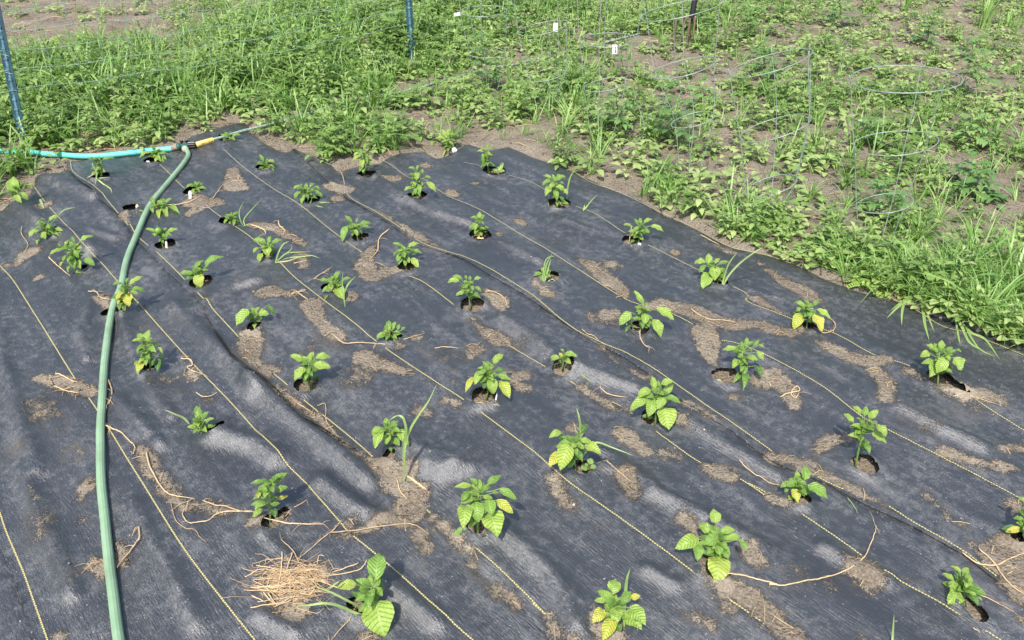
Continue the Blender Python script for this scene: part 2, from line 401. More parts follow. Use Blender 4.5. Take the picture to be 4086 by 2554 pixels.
# ------------------------------------------------------------------ plants data: holes come first, the cloth needs them
# key|base|stem top|label|leaves|extra fill      leaf: ax,ay,tx,ty,width+colour
PEP = '''
13|165,470|170,150|bushy basil-like pepper plant, base tangled in dry stalks, just above the straw pile|120,150,0,160,.42g 190,160,315,70,.5g 130,300,120,150,.55l 220,230,318,190,.7g 80,240,60,290,.6y 230,300,320,270,.5y 110,330,0,348,.5g 150,345,235,310,.5g 100,385,18,450,.6l 210,380,215,460,.5d 170,170,175,120,.7g 90,200,150,230,.6g 160,240,100,300,.5g
13|1960,610|1965,230|biggest bushy pepper plant at lower centre, long yellow leaf drooping on its right|1900,180,1760,190,.4l 1950,170,1890,120,.6g 2040,170,2160,92,.45g 2140,210,2295,300,.35g 2120,305,2265,420,.4y 2080,245,2140,245,.5g 1880,240,1815,320,.5g 1920,290,1810,330,.55l 1860,350,1835,545,.5l 1945,320,1965,500,.5g 2050,300,2080,440,.55g 2070,410,2125,615,.68l 1990,260,1900,170,.5l 2000,220,2075,175,.6g 1960,270,2010,160,.5l 1960,270,1930,250,.7l 2000,280,2090,290,.5l 1850,190,1830,150,.6g 1985,330,2020,420,.5g
13|1010,1290|1040,1060|pepper plant with one huge glossy hanging leaf, right of the straw pile|1080,990,1110,755,.52g 910,1030,745,1060,.6Y 1000,1060,910,985,.75g 1060,1060,1120,970,.6g 1070,1090,1150,1080,.7g 1000,1120,905,1170,.8g 1010,1220,925,1265,.7g 1080,1170,1150,1485,.56l 1030,1080,1060,1150,.7g 1000,1190,1060,1150,.6d 1010,1060,1000,1000,.6l 1100,1080,1140,1130,.6g 1010,1240,980,1180,.7g
23|1030,1500|990,1180|pale pepper plant at the bottom edge with an upright grass blade in it|960,1110,985,985,.65l 905,1175,800,1170,.5l 930,1185,910,1100,.5g 1050,1180,1120,1095,.6g 1120,1150,1200,1130,.7y 1110,1230,1245,1375,.62l 1060,1280,1212,1418,.62l 880,1250,790,1362,.5y 960,1330,875,1512,.38y 950,1260,885,1195,.65l 940,1290,868,1290,.6l 985,1240,1000,1365,.65l 1000,1370,1032,1440,.6d 990,1230,980,1130,.5l 1010,1240,1040,1190,.6g
23|1860,850|1860,620|star-shaped pepper plant at the left end of the long curved dry root|1850,505,1828,380,.65l 1790,590,1705,500,.75l 1890,580,2018,562,.55l 1900,645,2068,620,.5l 2060,650,2120,742,.45g 1700,640,1498,722,.48l 1690,680,1695,828,.5g 1860,630,1745,690,.65g 1860,690,1885,788,.65g 1890,690,1960,815,.5g 1870,790,1855,1030,.6Y 1840,620,1880,540,.6g 1830,700,1768,775,.5g 1880,610,1890,560,.5g 1810,600,1770,580,.5d
33|380,320|420,150|small pepper plant with one broad leaf reaching right, near the green grass clipping|490,130,485,10,.6g 515,175,692,288,.58g 500,170,430,150,.6g 420,150,320,185,.6g 350,150,275,195,.5g 380,210,430,325,.55y 370,270,345,310,.8l 410,120,450,100,.6g 340,200,310,240,.5g 430,150,470,205,.7g 400,130,385,105,.6g
33|2390,690|2370,450|pepper plant cut off by the right edge, with a yellow leaf on its left|2400,330,2320,275,.55l 2376,450,2340,385,.6g 2376,475,2280,460,.5g 2345,550,2215,580,.45y 2390,350,2450,300,.5l 2400,500,2480,520,.5g 2390,520,2380,640,.5g 2410,420,2470,390,.6g 2380,400,2400,330,.6g
33|1860,1200|1840,1010|small pale pepper plant in the lower right corner with a notched leaf|1830,930,1743,873,.5l 1850,930,1900,890,.7l 1870,950,1932,1020,.55l 1770,1000,1673,935,.55l 1840,1000,1795,940,.85l 1790,1020,1720,1030,.6l 1870,990,1880,1065,.8l 1820,1050,1740,1060,.5g 1850,1060,1965,1130,.6l 1810,1090,1718,1203,.72l 1880,1130,1930,1160,.6d 1830,1040,1850,960,.6l
02|1740,1180|1740,1020|low rosette-like pepper plant left of a torn hole, beside a pale curved grass blade|1740,1020,1740,965,.75g 1760,1040,1848,1012,.55l 1690,1090,1612,1090,.6l 1700,1110,1665,1145,.7g 1740,1080,1695,1045,.7g 1780,1090,1850,1080,.6g 1760,1115,1730,1145,.7l 1840,1120,1862,1065,.5l 1750,1060,1800,1050,.6g 1700,1050,1660,1010,.7g
02|1290,620|1270,340|tall basil-like pepper plant with a yellow lowest leaf, just right of the thick hose|1260,340,1288,248,.55l 1240,345,1130,345,.42l 1260,350,1315,345,.7g 1250,380,1172,440,.42g 1300,385,1378,370,.6l 1370,400,1400,450,.45Y 1290,400,1315,440,.6g 1270,450,1290,525,.5g 1240,450,1212,480,.6g 1250,495,1188,540,.55l 1250,530,1178,628,.6y 1370,470,1412,490,.6g 1370,500,1360,610,.5d 1340,530,1400,575,.6d 1190,520,1155,560,.5l 1330,450,1370,430,.6g 1330,490,1310,560,.5d
12|510,770|500,540|pepper plant holding four large leaves like a cross, over a round hole|450,520,338,465,.5l 500,530,542,435,.55l 560,490,692,485,.55l 540,555,690,572,.58l 465,580,375,687,.58l 480,545,445,505,.6g 500,580,500,640,.6g 510,600,545,640,.6d 480,640,468,705,.6d 540,685,600,650,.5d 490,560,525,520,.7l 520,680,500,710,.6d 480,520,470,490,.6g
12|1215,1290|1190,1080|pepper plant with yellowing long leaves beside the tallest grass blade|1180,1090,1163,1008,.55l 1210,1110,1235,1030,.5l 1120,1090,1043,1160,.55l 1130,1110,1068,1272,.42L 1190,1140,1168,1240,.52l 1270,1120,1360,1240,.42l 1230,1190,1285,1250,.65g 1190,1240,1135,1230,.6g 1200,1260,1215,1300,.6g 1220,1210,1300,1200,.55d 1200,1130,1160,1110,.6l 1200,1190,1240,1150,.6d
12|1200,350|1200,260|low dense pepper plant with a bent straw lying across its base|1210,260,1253,178,.45l 1180,270,1158,208,.5g 1160,285,1083,310,.5l 1160,300,1085,328,.5g 1220,290,1310,280,.55g 1270,250,1285,200,.6g 1300,255,1337,225,.65g 1200,290,1178,345,.55d 1230,300,1250,352,.55g 1290,320,1322,345,.5d 1190,260,1210,210,.5l 1200,300,1130,270,.5l
12|2035,820|2060,630|pepper plant with narrow yellow-tipped drooping leaves beside a white upright marker|2090,540,2182,458,.5l 2050,600,2000,520,.45g 2080,610,2060,535,.5l 1990,610,1930,722,.5l 1920,660,1850,787,.33y 2110,605,2195,595,.6d 2130,640,2242,682,.45g 2080,660,2125,640,.6g 2070,670,2098,802,.6l 2030,690,2008,762,.5d 2160,690,2232,842,.48Y 2020,590,1953,580,.5g 2060,560,2030,520,.5g 2050,600,2110,560,.45l 2030,600,1960,640,.5g
22|640,1470|620,1220|large pale pepper plant with long grass blades above and to its right|515,1130,412,1175,.55l 620,1230,498,1220,.5g 580,1240,508,1458,.5L 500,1310,412,1432,.48y 690,1130,748,1058,.5d 660,1150,630,1118,.6g 680,1200,785,1225,.55l 720,1250,862,1312,.6Y 660,1240,718,1282,.65l 620,1270,660,1335,.6g 600,1330,578,1445,.6d 640,1200,600,1180,.6g 690,1160,700,1090,.45l 610,1210,560,1160,.5g 640,1230,610,1270,.8l
22|1330,1050|1350,790|tall centre-right pepper plant with a broad pale leaf hanging over its hole|1320,760,1300,648,.48l 1360,740,1350,685,.45g 1380,720,1485,690,.6l 1405,805,1482,718,.55l 1290,770,1168,832,.55l 1260,840,1105,945,.42l 1420,830,1550,885,.45g 1310,850,1270,1000,.55l 1400,835,1342,935,.6l 1400,920,1445,1112,.72L 1340,780,1295,735,.6g 1350,930,1395,900,.5d 1350,780,1380,720,.5g 1340,800,1420,790,.4g
22|530,560|530,490|tiny pepper plant with few yellowish leaves and a grass blade trailing from its hole|550,455,658,478,.5l 560,470,600,428,.5g 520,485,500,445,.7y 500,490,428,515,.5l 540,440,508,418,.6l 560,500,585,522,.5d 530,480,560,450,.5l
22|1200,280|1220,90|pepper plant with four outstretched leaves and an orange dry stem at its foot|1210,20,1145,-90,.42l 1120,100,1012,212,.52l 1340,68,1488,160,.48l 1310,165,1380,312,.52l 1240,110,1238,208,.65l 1200,145,1140,165,.6g 1230,60,1290,90,.5g 1210,40,1170,60,.6g 1240,185,1280,228,.6g 1100,210,1070,272,.5d 1120,200,1110,165,.6g 1215,30,1215,-30,.5g 1230,40,1270,20,.5g 1200,80,1180,120,.6g
22|2080,650|2080,440|pepper plant with two branching stems beside the widest round hole|2020,412,1908,422,.5l 2070,420,2072,345,.5g 2110,400,2118,315,.5g 2180,390,2222,338,.5g 2215,385,2268,400,.5l 2205,440,2258,512,.6l 2120,482,2215,512,.5l 2060,450,2060,502,.75g 2040,505,1992,580,.62l 2080,560,2100,642,.75w 2060,650,2003,702,.6w 2080,690,2090,760,.75w 2110,670,2152,682,.6w 2200,560,2242,660,.5d 2130,380,2180,350,.5g 2080,420,2030,380,.5g 2140,410,2160,440,.6g 2080,500,2110,540,.6g
32|500,240|515,70|pepper plant with two yellow hanging leaves and a brown looped stem beside it|480,35,398,10,.5g 520,30,480,-10,.6g 560,40,602,-5,.6g 450,60,415,92,.7l 442,112,392,247,.6y 558,128,638,264,.62y 595,75,708,152,.5L 520,90,525,155,.75g 500,65,545,85,.7g 460,140,440,195,.7w 500,35,525,65,.6g 520,160,540,195,.8w 500,50,560,50,.6g
32|1630,740|1645,450|round-leaved pepper plant with a crown of broad leaves above a wide triangular tear|1565,450,1478,482,.75l 1600,425,1535,372,.75l 1630,440,1600,360,.6g 1650,415,1670,338,.7l 1620,450,1565,430,.8g 1710,430,1765,400,.65g 1690,465,1790,425,.85g 1790,420,1838,442,.6g 1770,488,1835,600,.85l 1615,520,1568,658,.62l 1690,490,1625,625,.62l 1660,590,1765,625,.6g 1700,560,1750,585,.6d 1640,450,1690,400,.7g 1620,480,1640,500,.8l 1700,480,1740,520,.8l
32|930,1400|1010,1090|tall leggy pepper plant with a bare lower stem and pale pointed leaves|980,980,893,903,.48l 905,1050,823,968,.5l 1000,990,1015,908,.62g 1040,1010,1122,938,.52l 950,1080,868,1092,.5g 950,1090,900,1055,.5g 1020,1090,965,1075,.6g 1060,1065,1115,1038,.5g 1100,1080,1190,1172,.65l 1070,1140,1192,1222,.6l 950,1110,918,1155,.6g 1010,1120,1062,1130,.6g 980,1130,960,1172,.6g 1000,1190,1022,1225,.6d 970,1025,925,1010,.4l 1000,1060,1060,1060,.5g 1030,1020,1080,1060,.4g 980,1110,1010,1080,.7g
21|480,470|460,300|far bushy bright pepper plant with one small yellow leaf over a black hole|430,240,362,213,.55l 430,260,348,305,.5g 430,310,378,390,.6l 470,265,555,222,.65g 460,260,440,203,.5g 470,310,545,355,.6l 530,340,575,375,.8Y 500,275,545,290,.5g 460,340,482,432,.5g 500,400,545,445,.6d 490,430,480,485,.6w 460,290,410,330,.7l 450,270,480,240,.6l
21|1180,800|1190,660|wide-spread pepper plant with a pale marker at its foot, on the right|1125,655,1048,638,.42l 1180,640,1150,588,.5g 1200,635,1195,578,.5g 1230,625,1302,592,.52l 1290,650,1402,698,.4l 1190,660,1135,705,.5g 1200,690,1248,722,.6g 1150,720,1112,742,.6g 1190,750,1230,785,.65l 1150,780,1108,802,.6g 1210,645,1235,660,.5g 1170,720,1140,760,.6g 1190,710,1215,745,.6g
21|1870,1160|1830,1010|large-leaved pepper plant with two slender grass blades leaning right behind it|1760,960,1663,970,.65l 1785,975,1790,885,.65l 1760,990,1702,1052,.5g 1790,1060,1738,1192,.7l 1830,1000,1842,1122,.78l 1840,975,1885,928,.5l 1870,980,1965,962,.42g 1890,1025,1935,1030,.6g 1850,1150,1918,1108,.65g 1860,1090,1905,1130,.6l 1800,970,1840,950,.6g 1810,1000,1770,980,.6l
21|370,1140|380,1060|tiny pepper seedling almost replaced by an upright grass tuft in its hole|370,1060,345,1008,.7l 350,1062,308,1070,.6l 400,1055,432,1030,.8l 360,1090,330,1130,.5l 380,1060,410,1062,.6g
11|130,190|140,120|small pepper plant over a black slit near the far end of the thin hose|110,92,75,33,.5g 110,112,62,100,.5l 150,92,212,100,.6l 140,100,150,65,.6g 160,122,210,152,.5g 120,140,88,165,.6g 140,150,140,185,.7g 130,110,118,75,.6g 180,150,200,180,.5g 130,130,170,120,.6g
11|490,460|480,350|pepper plant with arching leaves on all sides and flattened grass at its foot|430,310,362,332,.5l 440,312,430,283,.6g 480,330,480,280,.6g 510,320,552,282,.5g 560,310,600,345,.45g 560,345,622,408,.5g 430,355,373,418,.52g 460,380,438,462,.52l 500,350,565,345,.5g 480,365,500,425,.5d 480,335,450,315,.6g 500,360,530,390,.6g 460,350,420,360,.5g
11|925,770|910,660|pepper plant with one long leaf drooping left, beside a pale curved stem|870,622,813,562,.48g 910,622,925,578,.5g 940,640,1042,628,.52g 965,655,1038,668,.5g 830,650,788,787,.4g 880,660,858,608,.5g 900,680,922,742,.52l 890,712,858,748,.6g 940,690,962,722,.5d 910,650,950,640,.6g 900,690,870,700,.6g
11|1340,1000|1330,870|dense dark pepper plant with a mottled drooping leaf at its right|1295,825,1220,798,.5g 1300,850,1290,800,.6g 1360,830,1450,798,.5l 1400,860,1478,887,.5g 1260,870,1232,912,.5g 1310,870,1332,932,.6g 1300,920,1275,985,.55g 1350,920,1368,972,.6l 1390,930,1448,1017,.55L 1340,872,1372,880,.6g 1285,890,1268,965,.6g 1330,880,1360,840,.6g 1320,860,1280,870,.6l 1370,900,1430,890,.5g 1340,940,1330,1000,.6g
11|1970,760|1965,630|thin upright pepper plant with a shrivelled yellow leaf at its base|1970,585,1975,528,.75l 1960,592,1893,578,.5g 1985,595,2018,552,.6g 1990,612,2012,642,.55g 1945,630,1935,690,.6l 1925,645,1878,682,.5g 2010,662,2058,672,.5g 1960,700,1965,752,.8y 2000,712,2040,702,.6w 1960,610,1930,620,.6g
11|1890,1350|1870,1170|pepper plant above a round black hole with curved dry roots on its right|1820,1110,1733,1083,.52g 1800,1130,1693,1135,.5l 1860,1110,1848,1073,.6g 1890,1122,1890,1078,.6g 1930,1112,1988,1098,.65l 1870,1150,1848,1192,.6g 1900,1165,1920,1212,.55g 1930,1180,1992,1222,.45g 1840,1222,1762,1250,.5l 1880,1132,1925,1150,.6g 1850,1175,1808,1165,.5g 1870,1140,1830,1130,.6l 1880,1190,1870,1230,.5g
11|740,1260|720,1130|round-leaved pepper plant crossed by two thin upright grass blades|730,1105,768,1038,.62g 665,1130,588,1118,.6g 700,1112,728,1092,.6g 690,1145,700,1205,.75l 745,1190,805,1292,.8l 700,1155,678,1175,.6g 720,1175,700,1212,.6g 790,1122,872,1100,.4g 670,1265,638,1292,.7w 680,1255,697,1240,.7w 720,1120,690,1080,.6g 710,1160,670,1210,.6g
11|1420,440|1440,230|tall far pepper plant with a spotted leaf hanging on a long right stalk|1415,165,1353,150,.55g 1430,165,1452,122,.5g 1445,190,1428,262,.65l 1480,200,1480,158,.6l 1500,232,1558,242,.52g 1520,272,1598,352,.48L 1420,275,1398,332,.65l 1390,322,1318,350,.48l 1470,272,1483,312,.5g 1420,352,1392,392,.6g 1455,290,1460,372,.45g 1460,175,1492,200,.6g 1440,330,1460,400,.5g 1430,300,1420,380,.5g 1440,220,1400,200,.6l
11|980,230|975,60|tall pepper plant with a pale hanging leaf, at the grassy edge of the fabric|965,70,962,155,.55L 960,42,870,95,.38L 985,35,1025,60,.5g 980,0,992,-65,.4l 962,0,940,62,.4g 990,52,1012,112,.4g 978,162,938,178,.55g 990,172,1018,150,.55g 975,-10,1002,-50,.4l 970,20,930,0,.4l
11|2050,200|2040,60|tall pepper plant bearing one long green pepper, between weeds in a black hole|2020,12,1953,5,.52l 2040,12,2068,45,.52l 2035,-10,2050,-62,.5g 2050,-8,2105,-12,.42g 2020,0,2008,-32,.5g 2120,170,2078,162,.5g 2130,182,2152,138,.5g 2140,172,2185,150,.5g 2120,190,2165,195,.5g 2150,140,2180,98,.3g 2030,0,1990,-15,.5l
10|1700,1310|1705,1220|narrow-leaved pale pepper plant in bare soil, left of the white scrap|1680,1205,1588,1190,.38l 1690,1190,1648,1115,.4l 1700,1190,1700,1105,.4l 1720,1200,1768,1180,.4l 1712,1222,1752,1272,.4l 1690,1335,1655,1352,.5y 1690,1210,1640,1230,.4l 1705,1200,1735,1150,.4l
01|2000,655|1995,580|dark low pepper plant with two grass blades rising right of it|1990,560,1928,572,.5g 2000,572,1990,528,.5g 2010,562,2055,528,.5g 1960,592,1928,632,.5l 2010,602,2065,612,.5g 1990,602,1978,645,.5l 2030,592,2015,655,.5g 1980,580,1950,545,.5g 2010,580,2050,580,.5g 2020,610,2060,640,.5g
11|190,950|160,830|pepper plant with broad pointed leaves and flattened grass spreading to its right|130,800,12,768,.52g 155,800,170,735,.52g 70,840,18,887,.5l 150,830,150,920,.8l 100,885,70,965,.6l 185,800,272,768,.5g 130,810,100,790,.6g 160,850,190,870,.6g 120,830,90,830,.5g
01|1415,850|1390,710|small pepper plant with a round green fruit at the top|1340,702,1248,675,.42l 1440,702,1532,678,.48l 1355,722,1325,742,.6Y 1410,705,1440,662,.5g 1395,762,1412,805,.6w 1395,712,1420,745,.6g 1390,760,1370,790,.6l
01|1700,1190|1700,1030|pepper plant with one long leaf pointing up right, over a straw-filled hole|1770,1005,1922,908,.4g 1660,1062,1538,1058,.48g 1700,1002,1745,952,.65g 1695,1015,1648,1000,.6g 1720,1025,1755,1010,.6g 1700,1055,1665,1040,.6g 1720,1065,1722,1188,.72Y 1740,1052,1748,1085,.6g 1700,985,1690,985,.6g 1700,1020,1740,1030,.7g 1690,1030,1660,1010,.7g
02|2205,240|2200,130|pepper plant with round cupped leaves beside the wide band of soil|2200,115,2200,60,.8l 2170,122,2112,100,.65g 2240,135,2308,88,.75l 2150,170,2032,218,.0g 2140,75,2033,218,.55l 2225,110,2320,118,.85l 2170,142,2128,172,.6g 2300,38,2376,122,.35d 2190,170,2148,172,.75d 2200,100,2160,60,.6g 2210,90,2240,50,.6l
01|1400,525|1400,480|pepper plant split in two leafy tufts touching the right side of the thick hose|1300,405,1335,472,.52g 1310,485,1322,542,.6g 1400,472,1383,418,.55g 1430,452,1483,412,.52g 1385,515,1368,587,.62Y 1430,505,1442,582,.62l 1470,492,1547,542,.62g 1420,452,1400,408,.6g 1300,440,1290,410,.6d 1330,470,1290,500,.5g 1410,480,1450,470,.6g
01|1705,370|1690,315|small low pepper plant beside an upright white marker|1680,312,1598,315,.52g 1690,302,1680,262,.52g 1710,302,1755,285,.52g 1710,322,1752,332,.6g 1680,332,1652,392,.52l 1700,322,1722,365,.55g 1660,302,1638,298,.6g 1690,310,1730,270,.5g
01|400,790|400,650|wide leafy pepper plant at the left, with a grass blade arching from it|420,602,507,558,.48l 380,622,298,640,.55g 390,612,370,585,.5g 330,682,243,747,.52l 470,675,542,692,.62l 440,702,515,738,.52g 370,700,392,770,.8l 340,762,316,812,.5l 400,645,435,682,.6g 340,662,308,680,.6g 380,602,345,590,.5g 420,660,460,720,.5g 370,660,400,610,.6g
01|645,1080|640,830|tallest pepper plant at the left, many-leaved, with straw lying at its lower left|690,780,805,735,.48l 640,792,618,738,.52g 560,825,597,768,.4l 540,852,425,892,.4l 520,832,500,798,.6g 600,862,580,902,.6g 650,842,665,790,.6g 725,930,818,992,.6g 670,852,685,882,.8l 640,930,640,1022,.65g 680,942,692,1022,.55l 605,990,585,1055,.4g 540,962,515,1005,.5Y 650,1045,705,1050,.7l 570,905,540,962,.5g 610,820,570,810,.6g 640,900,600,940,.6g 660,960,620,990,.6g 640,860,680,930,.5g
01|1060,1400|1090,1190|pepper plant leaning on the thick hose with two big yellow leaves|1060,1152,962,1155,.4g 1115,1150,1233,1083,.4l 1090,1142,1112,1093,.5g 1135,1190,1255,1217,.4g 1120,1202,1188,1242,.65g 1055,1220,1000,1292,.62y 1115,1232,1110,1347,.8y 1060,1282,1005,1332,.5y 1070,1312,1075,1382,.6l 1150,1272,1138,1325,.55y 1100,1182,1055,1192,.6g 1080,1180,1130,1170,.6g 1040,1320,1030,1380,.6g
01|130,480|150,320|pepper plant with one broad upright leaf among grass, far left edge|150,375,108,222,.75l 210,340,315,282,.4l 190,360,245,432,.52l 130,385,185,455,.65l 170,350,205,290,.6g 150,400,110,440,.5g
01|870,270|850,110|upright pepper plant with a dark flat leaf resting over the turquoise hose|850,92,745,75,.42d 860,92,860,48,.52g 880,82,990,65,.3g 850,122,828,145,.55g 860,142,828,185,.55l 870,152,892,192,.55g 850,172,872,205,.5g 840,65,800,78,.6g 860,100,880,130,.6g 865,190,880,225,.5g
01|1350,104|1345,0|pepper plant growing in front of the turquoise hose near the black splitter|1290,12,1198,62,.4l 1330,5,1330,-42,.5l 1360,32,1318,62,.52l 1370,52,1335,102,.62l 1400,42,1435,92,.52g 1380,32,1455,28,.42g 1310,-20,1290,-42,.5l 1350,40,1390,100,.5l 1340,20,1370,-10,.5g 1390,60,1410,105,.5g
00|1985,1230|1975,1170|small pepper plant beside the yellow sleeve at the end of the thin hose|1960,1172,1898,1160,.42g 1980,1172,1928,1138,.42g 2000,1182,2090,1165,.42g 1975,1182,1992,1212,.55g 1990,1162,2015,1150,.5g 1970,1175,1950,1200,.5g 1980,1160,1990,1130,.5g
01|1190,545|1188,520|withered stub of a pepper plant just left of the thick hose|1190,512,1178,462,.5b 1200,535,1243,532,.5l 1195,530,1175,545,.5l 1190,510,1215,490,.4b
'''
HOLES = '''13:180,500,70 300,400,50|13:1940,520,80 1980,580,50|13:880,1200,45 1010,1260,60|23:1010,1400,60|23:1790,860,80 1850,930,100|33:460,300,70 420,330,40|33:2340,620,60|33:1900,1170,60 2000,1280,65|
02:1850,1130,60 1920,1060,25|02:1270,600,60|12:480,720,90|12:1200,1310,50|12:1230,350,70|12:2010,850,95|22:700,1450,80|22:1290,990,75|22:530,560,80|22:1190,240,75|22:1930,650,100|32:520,230,55|32:1640,690,90 1780,760,45 1880,800,18|32:1000,1410,100|
21:500,460,90|21:1130,770,75|21:1890,1150,60|21:400,1100,90|11:130,180,70|11:540,450,60|11:950,760,65|11:1350,1010,70|11:1980,750,85|11:1910,1320,90|11:690,1230,65|11:1430,420,80|11:1000,220,70|11:2100,190,85|
01:1960,655,55|11:150,930,60|01:1430,835,75|01:1740,1160,85|02:2190,230,60|01:1130,525,55|01:1680,390,75|01:470,760,45|01:740,1040,35|01:920,1400,45 1060,1410,40|01:130,470,55|01:880,260,65|01:1330,100,70|00:1960,1235,60'''
hole_strokes = strokes(HOLES, grow=1.18)
def hole_sd(x, y):
    s = field(x, y, hole_strokes, .05)
    return np.where(s > -1, s+.007*fbm(x*45, y*45, 2, 77), s)
SOIL = '''
10:40,1150,30 200,1230,90 300,1290,60|01:2030,330,90 2010,180,50|01:1700,470,90 1850,480,80 1650,560,50|01*:1700,610,60|01:1080,580,50 1110,640,25|01:250,890,90 150,980,40|01:330,1120,40|01:870,1290,60 960,1390,40|01:390,490,50|
01:2310,1230,60|01:60,990,40|11:20,660,50 150,680,60 300,730,50 440,810,40|11:440,920,60 460,1020,60|11:700,310,60 800,350,80|11:740,430,70|11:1180,240,50 1250,240,50|11:1730,370,60 1760,390,50|11*:2300,590,70|11:2330,590,50|11:2190,555,25|
11:1080,540,15 1250,640,25 1400,740,35 1560,830,40 1680,880,25|11:1060,820,40 1000,900,60 980,1010,70 1050,1120,70 1180,1040,50 1300,1040,40|11:2130,720,35|11:850,1290,60|11:180,1250,90 330,1270,60|11:520,1350,70 560,1450,80|11:2050,1240,50 2150,1330,60 2170,1380,30|11:1420,1190,20|11:1930,280,35|11:1520,150,40|11*:100,1100,200|
21:600,890,30 760,960,60 900,1080,60 1050,1190,70 1060,1240,50|21*:950,960,110|21:960,960,40|21:160,570,50|21:40,550,20|21:1500,870,50|21:290,1150,40 380,1220,45 430,1250,20|21*:900,1420,160|21:900,1410,50|21:1450,1340,70 1550,1380,60 1700,1440,60 1900,1480,50|21:2200,1280,30 2330,1370,35|21:1850,800,20 2000,870,25|21:1250,1330,60 1350,1350,50|21:2300,1020,25 2376,1080,30|21*:450,800,160|
31:150,1010,12 300,1110,45 450,1190,80 580,1280,70|31:0,1270,40 150,1340,40 300,1430,20|31:100,960,20|02:1240,40,20|02*:1400,230,180|02:2150,260,90 2130,420,80 2200,530,60 2330,600,60|02:350,680,60 600,720,80 800,800,50|02:1800,830,45|02:1650,600,45 1680,680,25|02:1180,1270,60 1300,1420,80|
02*:350,900,120 500,1100,110 620,1350,120|02*:150,1330,130|02*:1450,750,200|02:360,1000,25|02:540,1140,18|12:30,300,60 30,480,50 100,600,50 250,760,40 450,920,45 560,960,60 640,1060,45 800,1180,30 1000,1330,45 1150,1400,110 1300,1450,110|
12:520,80,80 560,180,60 650,260,60 760,330,50|12*:400,80,160|12*:600,400,200|12:960,490,60 1100,540,60 1250,590,60 1370,640,30|12:1950,400,70 1900,480,60|12*:1850,560,220|12*:1550,460,160|12:1750,700,40|12:1420,340,50|12:1450,920,60 1530,970,60|12:1700,850,50 1800,880,40|12:2250,620,60 2350,600,50|12:2340,740,30|12:1290,420,45|12:1900,130,30 2000,200,40 2150,300,50|12*:900,650,160|
22:1350,10,70 1550,60,80 1700,100,80 1900,200,60 2200,230,60 2376,280,60|22:1750,260,80 1780,380,80 1800,480,60 1850,560,45|22:900,120,55 980,100,45|22:100,620,70 200,590,50|22:200,730,50|22:680,260,30 800,330,25 950,470,40 1020,540,30 1150,600,45 1230,650,40|22:680,700,40 800,780,50 950,860,45 1100,920,30|22:610,1080,60|22:1060,1110,55 1120,1190,55 1250,1280,45|22:1400,1290,30 1530,1330,30|
22:1600,870,20 1750,960,20 1900,1050,20|22:1560,1030,30|22*:1700,1090,50|22:2250,680,70 2376,700,60|22:1750,1410,25 1850,1460,55 2000,1500,40|22:2020,820,25|22*:2300,1250,110|22*:300,1100,140|22*:200,380,120|
32:0,220,60 150,240,60 330,290,60 430,260,40|32:640,370,50 750,430,70 880,500,70 1050,530,70 1200,510,40|32:1100,620,80 1180,740,90 1200,880,60|32:1420,620,60 1500,690,30|32:1650,760,40 1850,800,90 2050,800,80 2200,870,70|32*:1850,900,180|32:200,640,80 300,720,70 390,800,50 400,900,25|32:560,1330,30 620,1250,50 740,1170,40 850,1180,50|32:200,1350,45 500,1400,60 680,1480,60|32:1700,1310,35 1850,1370,25 2050,1420,50 2250,1450,50|32:2200,1290,50 2376,1240,50|32*:1500,1050,170|32*:1400,960,100|
03:750,200,75 700,300,40|03:700,500,30|03*:700,450,90|03:1250,30,60 1400,150,65 1480,280,70 1600,370,70 1750,370,50 2000,430,30|03:2200,480,55 2320,540,40|03:820,850,30 880,950,30|03*:900,1100,80|03*:1130,1080,120|03:1020,700,20 1050,850,35|03:520,1510,45|03*:350,450,130 500,750,110 600,1000,100|03:2060,1000,35|03:280,200,20 330,330,15|
13:1150,20,60 1250,100,90 1400,200,90 1350,400,110 1200,430,70 1000,500,50 850,560,50 750,590,25|13:1450,560,80 1520,690,60|13:1560,420,35 1700,530,45 1820,660,55 1930,740,45 1890,850,40 2000,970,35 2150,1080,25 2300,1180,30|13:100,1000,70 350,950,120 600,900,90|13:500,1050,80 250,1150,90 400,1250,80|13:150,520,60|13:870,470,45|13:0,530,40 80,520,50|13*:900,1400,170|13:980,1480,60|13*:1480,760,120|13:1510,830,20|
23:450,100,75 480,220,70 560,320,50 640,400,25|23:1080,100,80 1100,180,60 1150,280,30|23*:1280,370,60 1420,400,50|23:1270,370,14|23:1850,40,50 1980,90,55|23:840,550,40 900,590,20|23:1560,470,55 1640,560,45 1720,620,25|23:2100,780,55 2220,850,45|23:1830,950,80 1900,1090,90 2050,1100,90 2150,1200,80 2300,1330,80 2376,1390,60|23:1950,1230,60|23:1450,1250,35 1600,1300,45 1800,1360,45|23:800,1270,55 850,1400,90 950,1480,100|23:400,1310,35 500,1420,55 620,1500,60|23:2330,300,25|23:0,1030,12 100,1090,20|
33:450,30,50 620,80,60 780,140,50 950,230,40 1100,300,35 1250,370,25|33:1550,230,50 1630,320,40 1750,430,60 1850,470,45|33:200,270,45 320,330,30|33:1000,900,150 1040,960,125|33:0,790,70 60,840,50|33:1380,970,45 1500,990,15|33:1700,1040,35|33:2300,700,160 2200,800,180 2300,950,140 2376,1100,120|33:2376,1300,60|33*:1850,600,70|33:1950,680,50|33:50,1150,60 150,1280,90 280,1400,80 400,1500,80|33:950,1500,60|33:2300,330,40|33*:400,1000,100|33*:700,1100,120'''
soil_strokes = strokes(SOIL, grow=1.22)
def soil_attr(x, y):
    """>0 where soil lies on the cloth, in units of 2 cm"""
    s = field(x, y, soil_strokes)
    s = s+.026*fbm(x*8, y*8, 4, 55)+.010*fbm(x*45, y*45, 2, 56)
    return np.clip(s/.02, -1.6, 1.6)
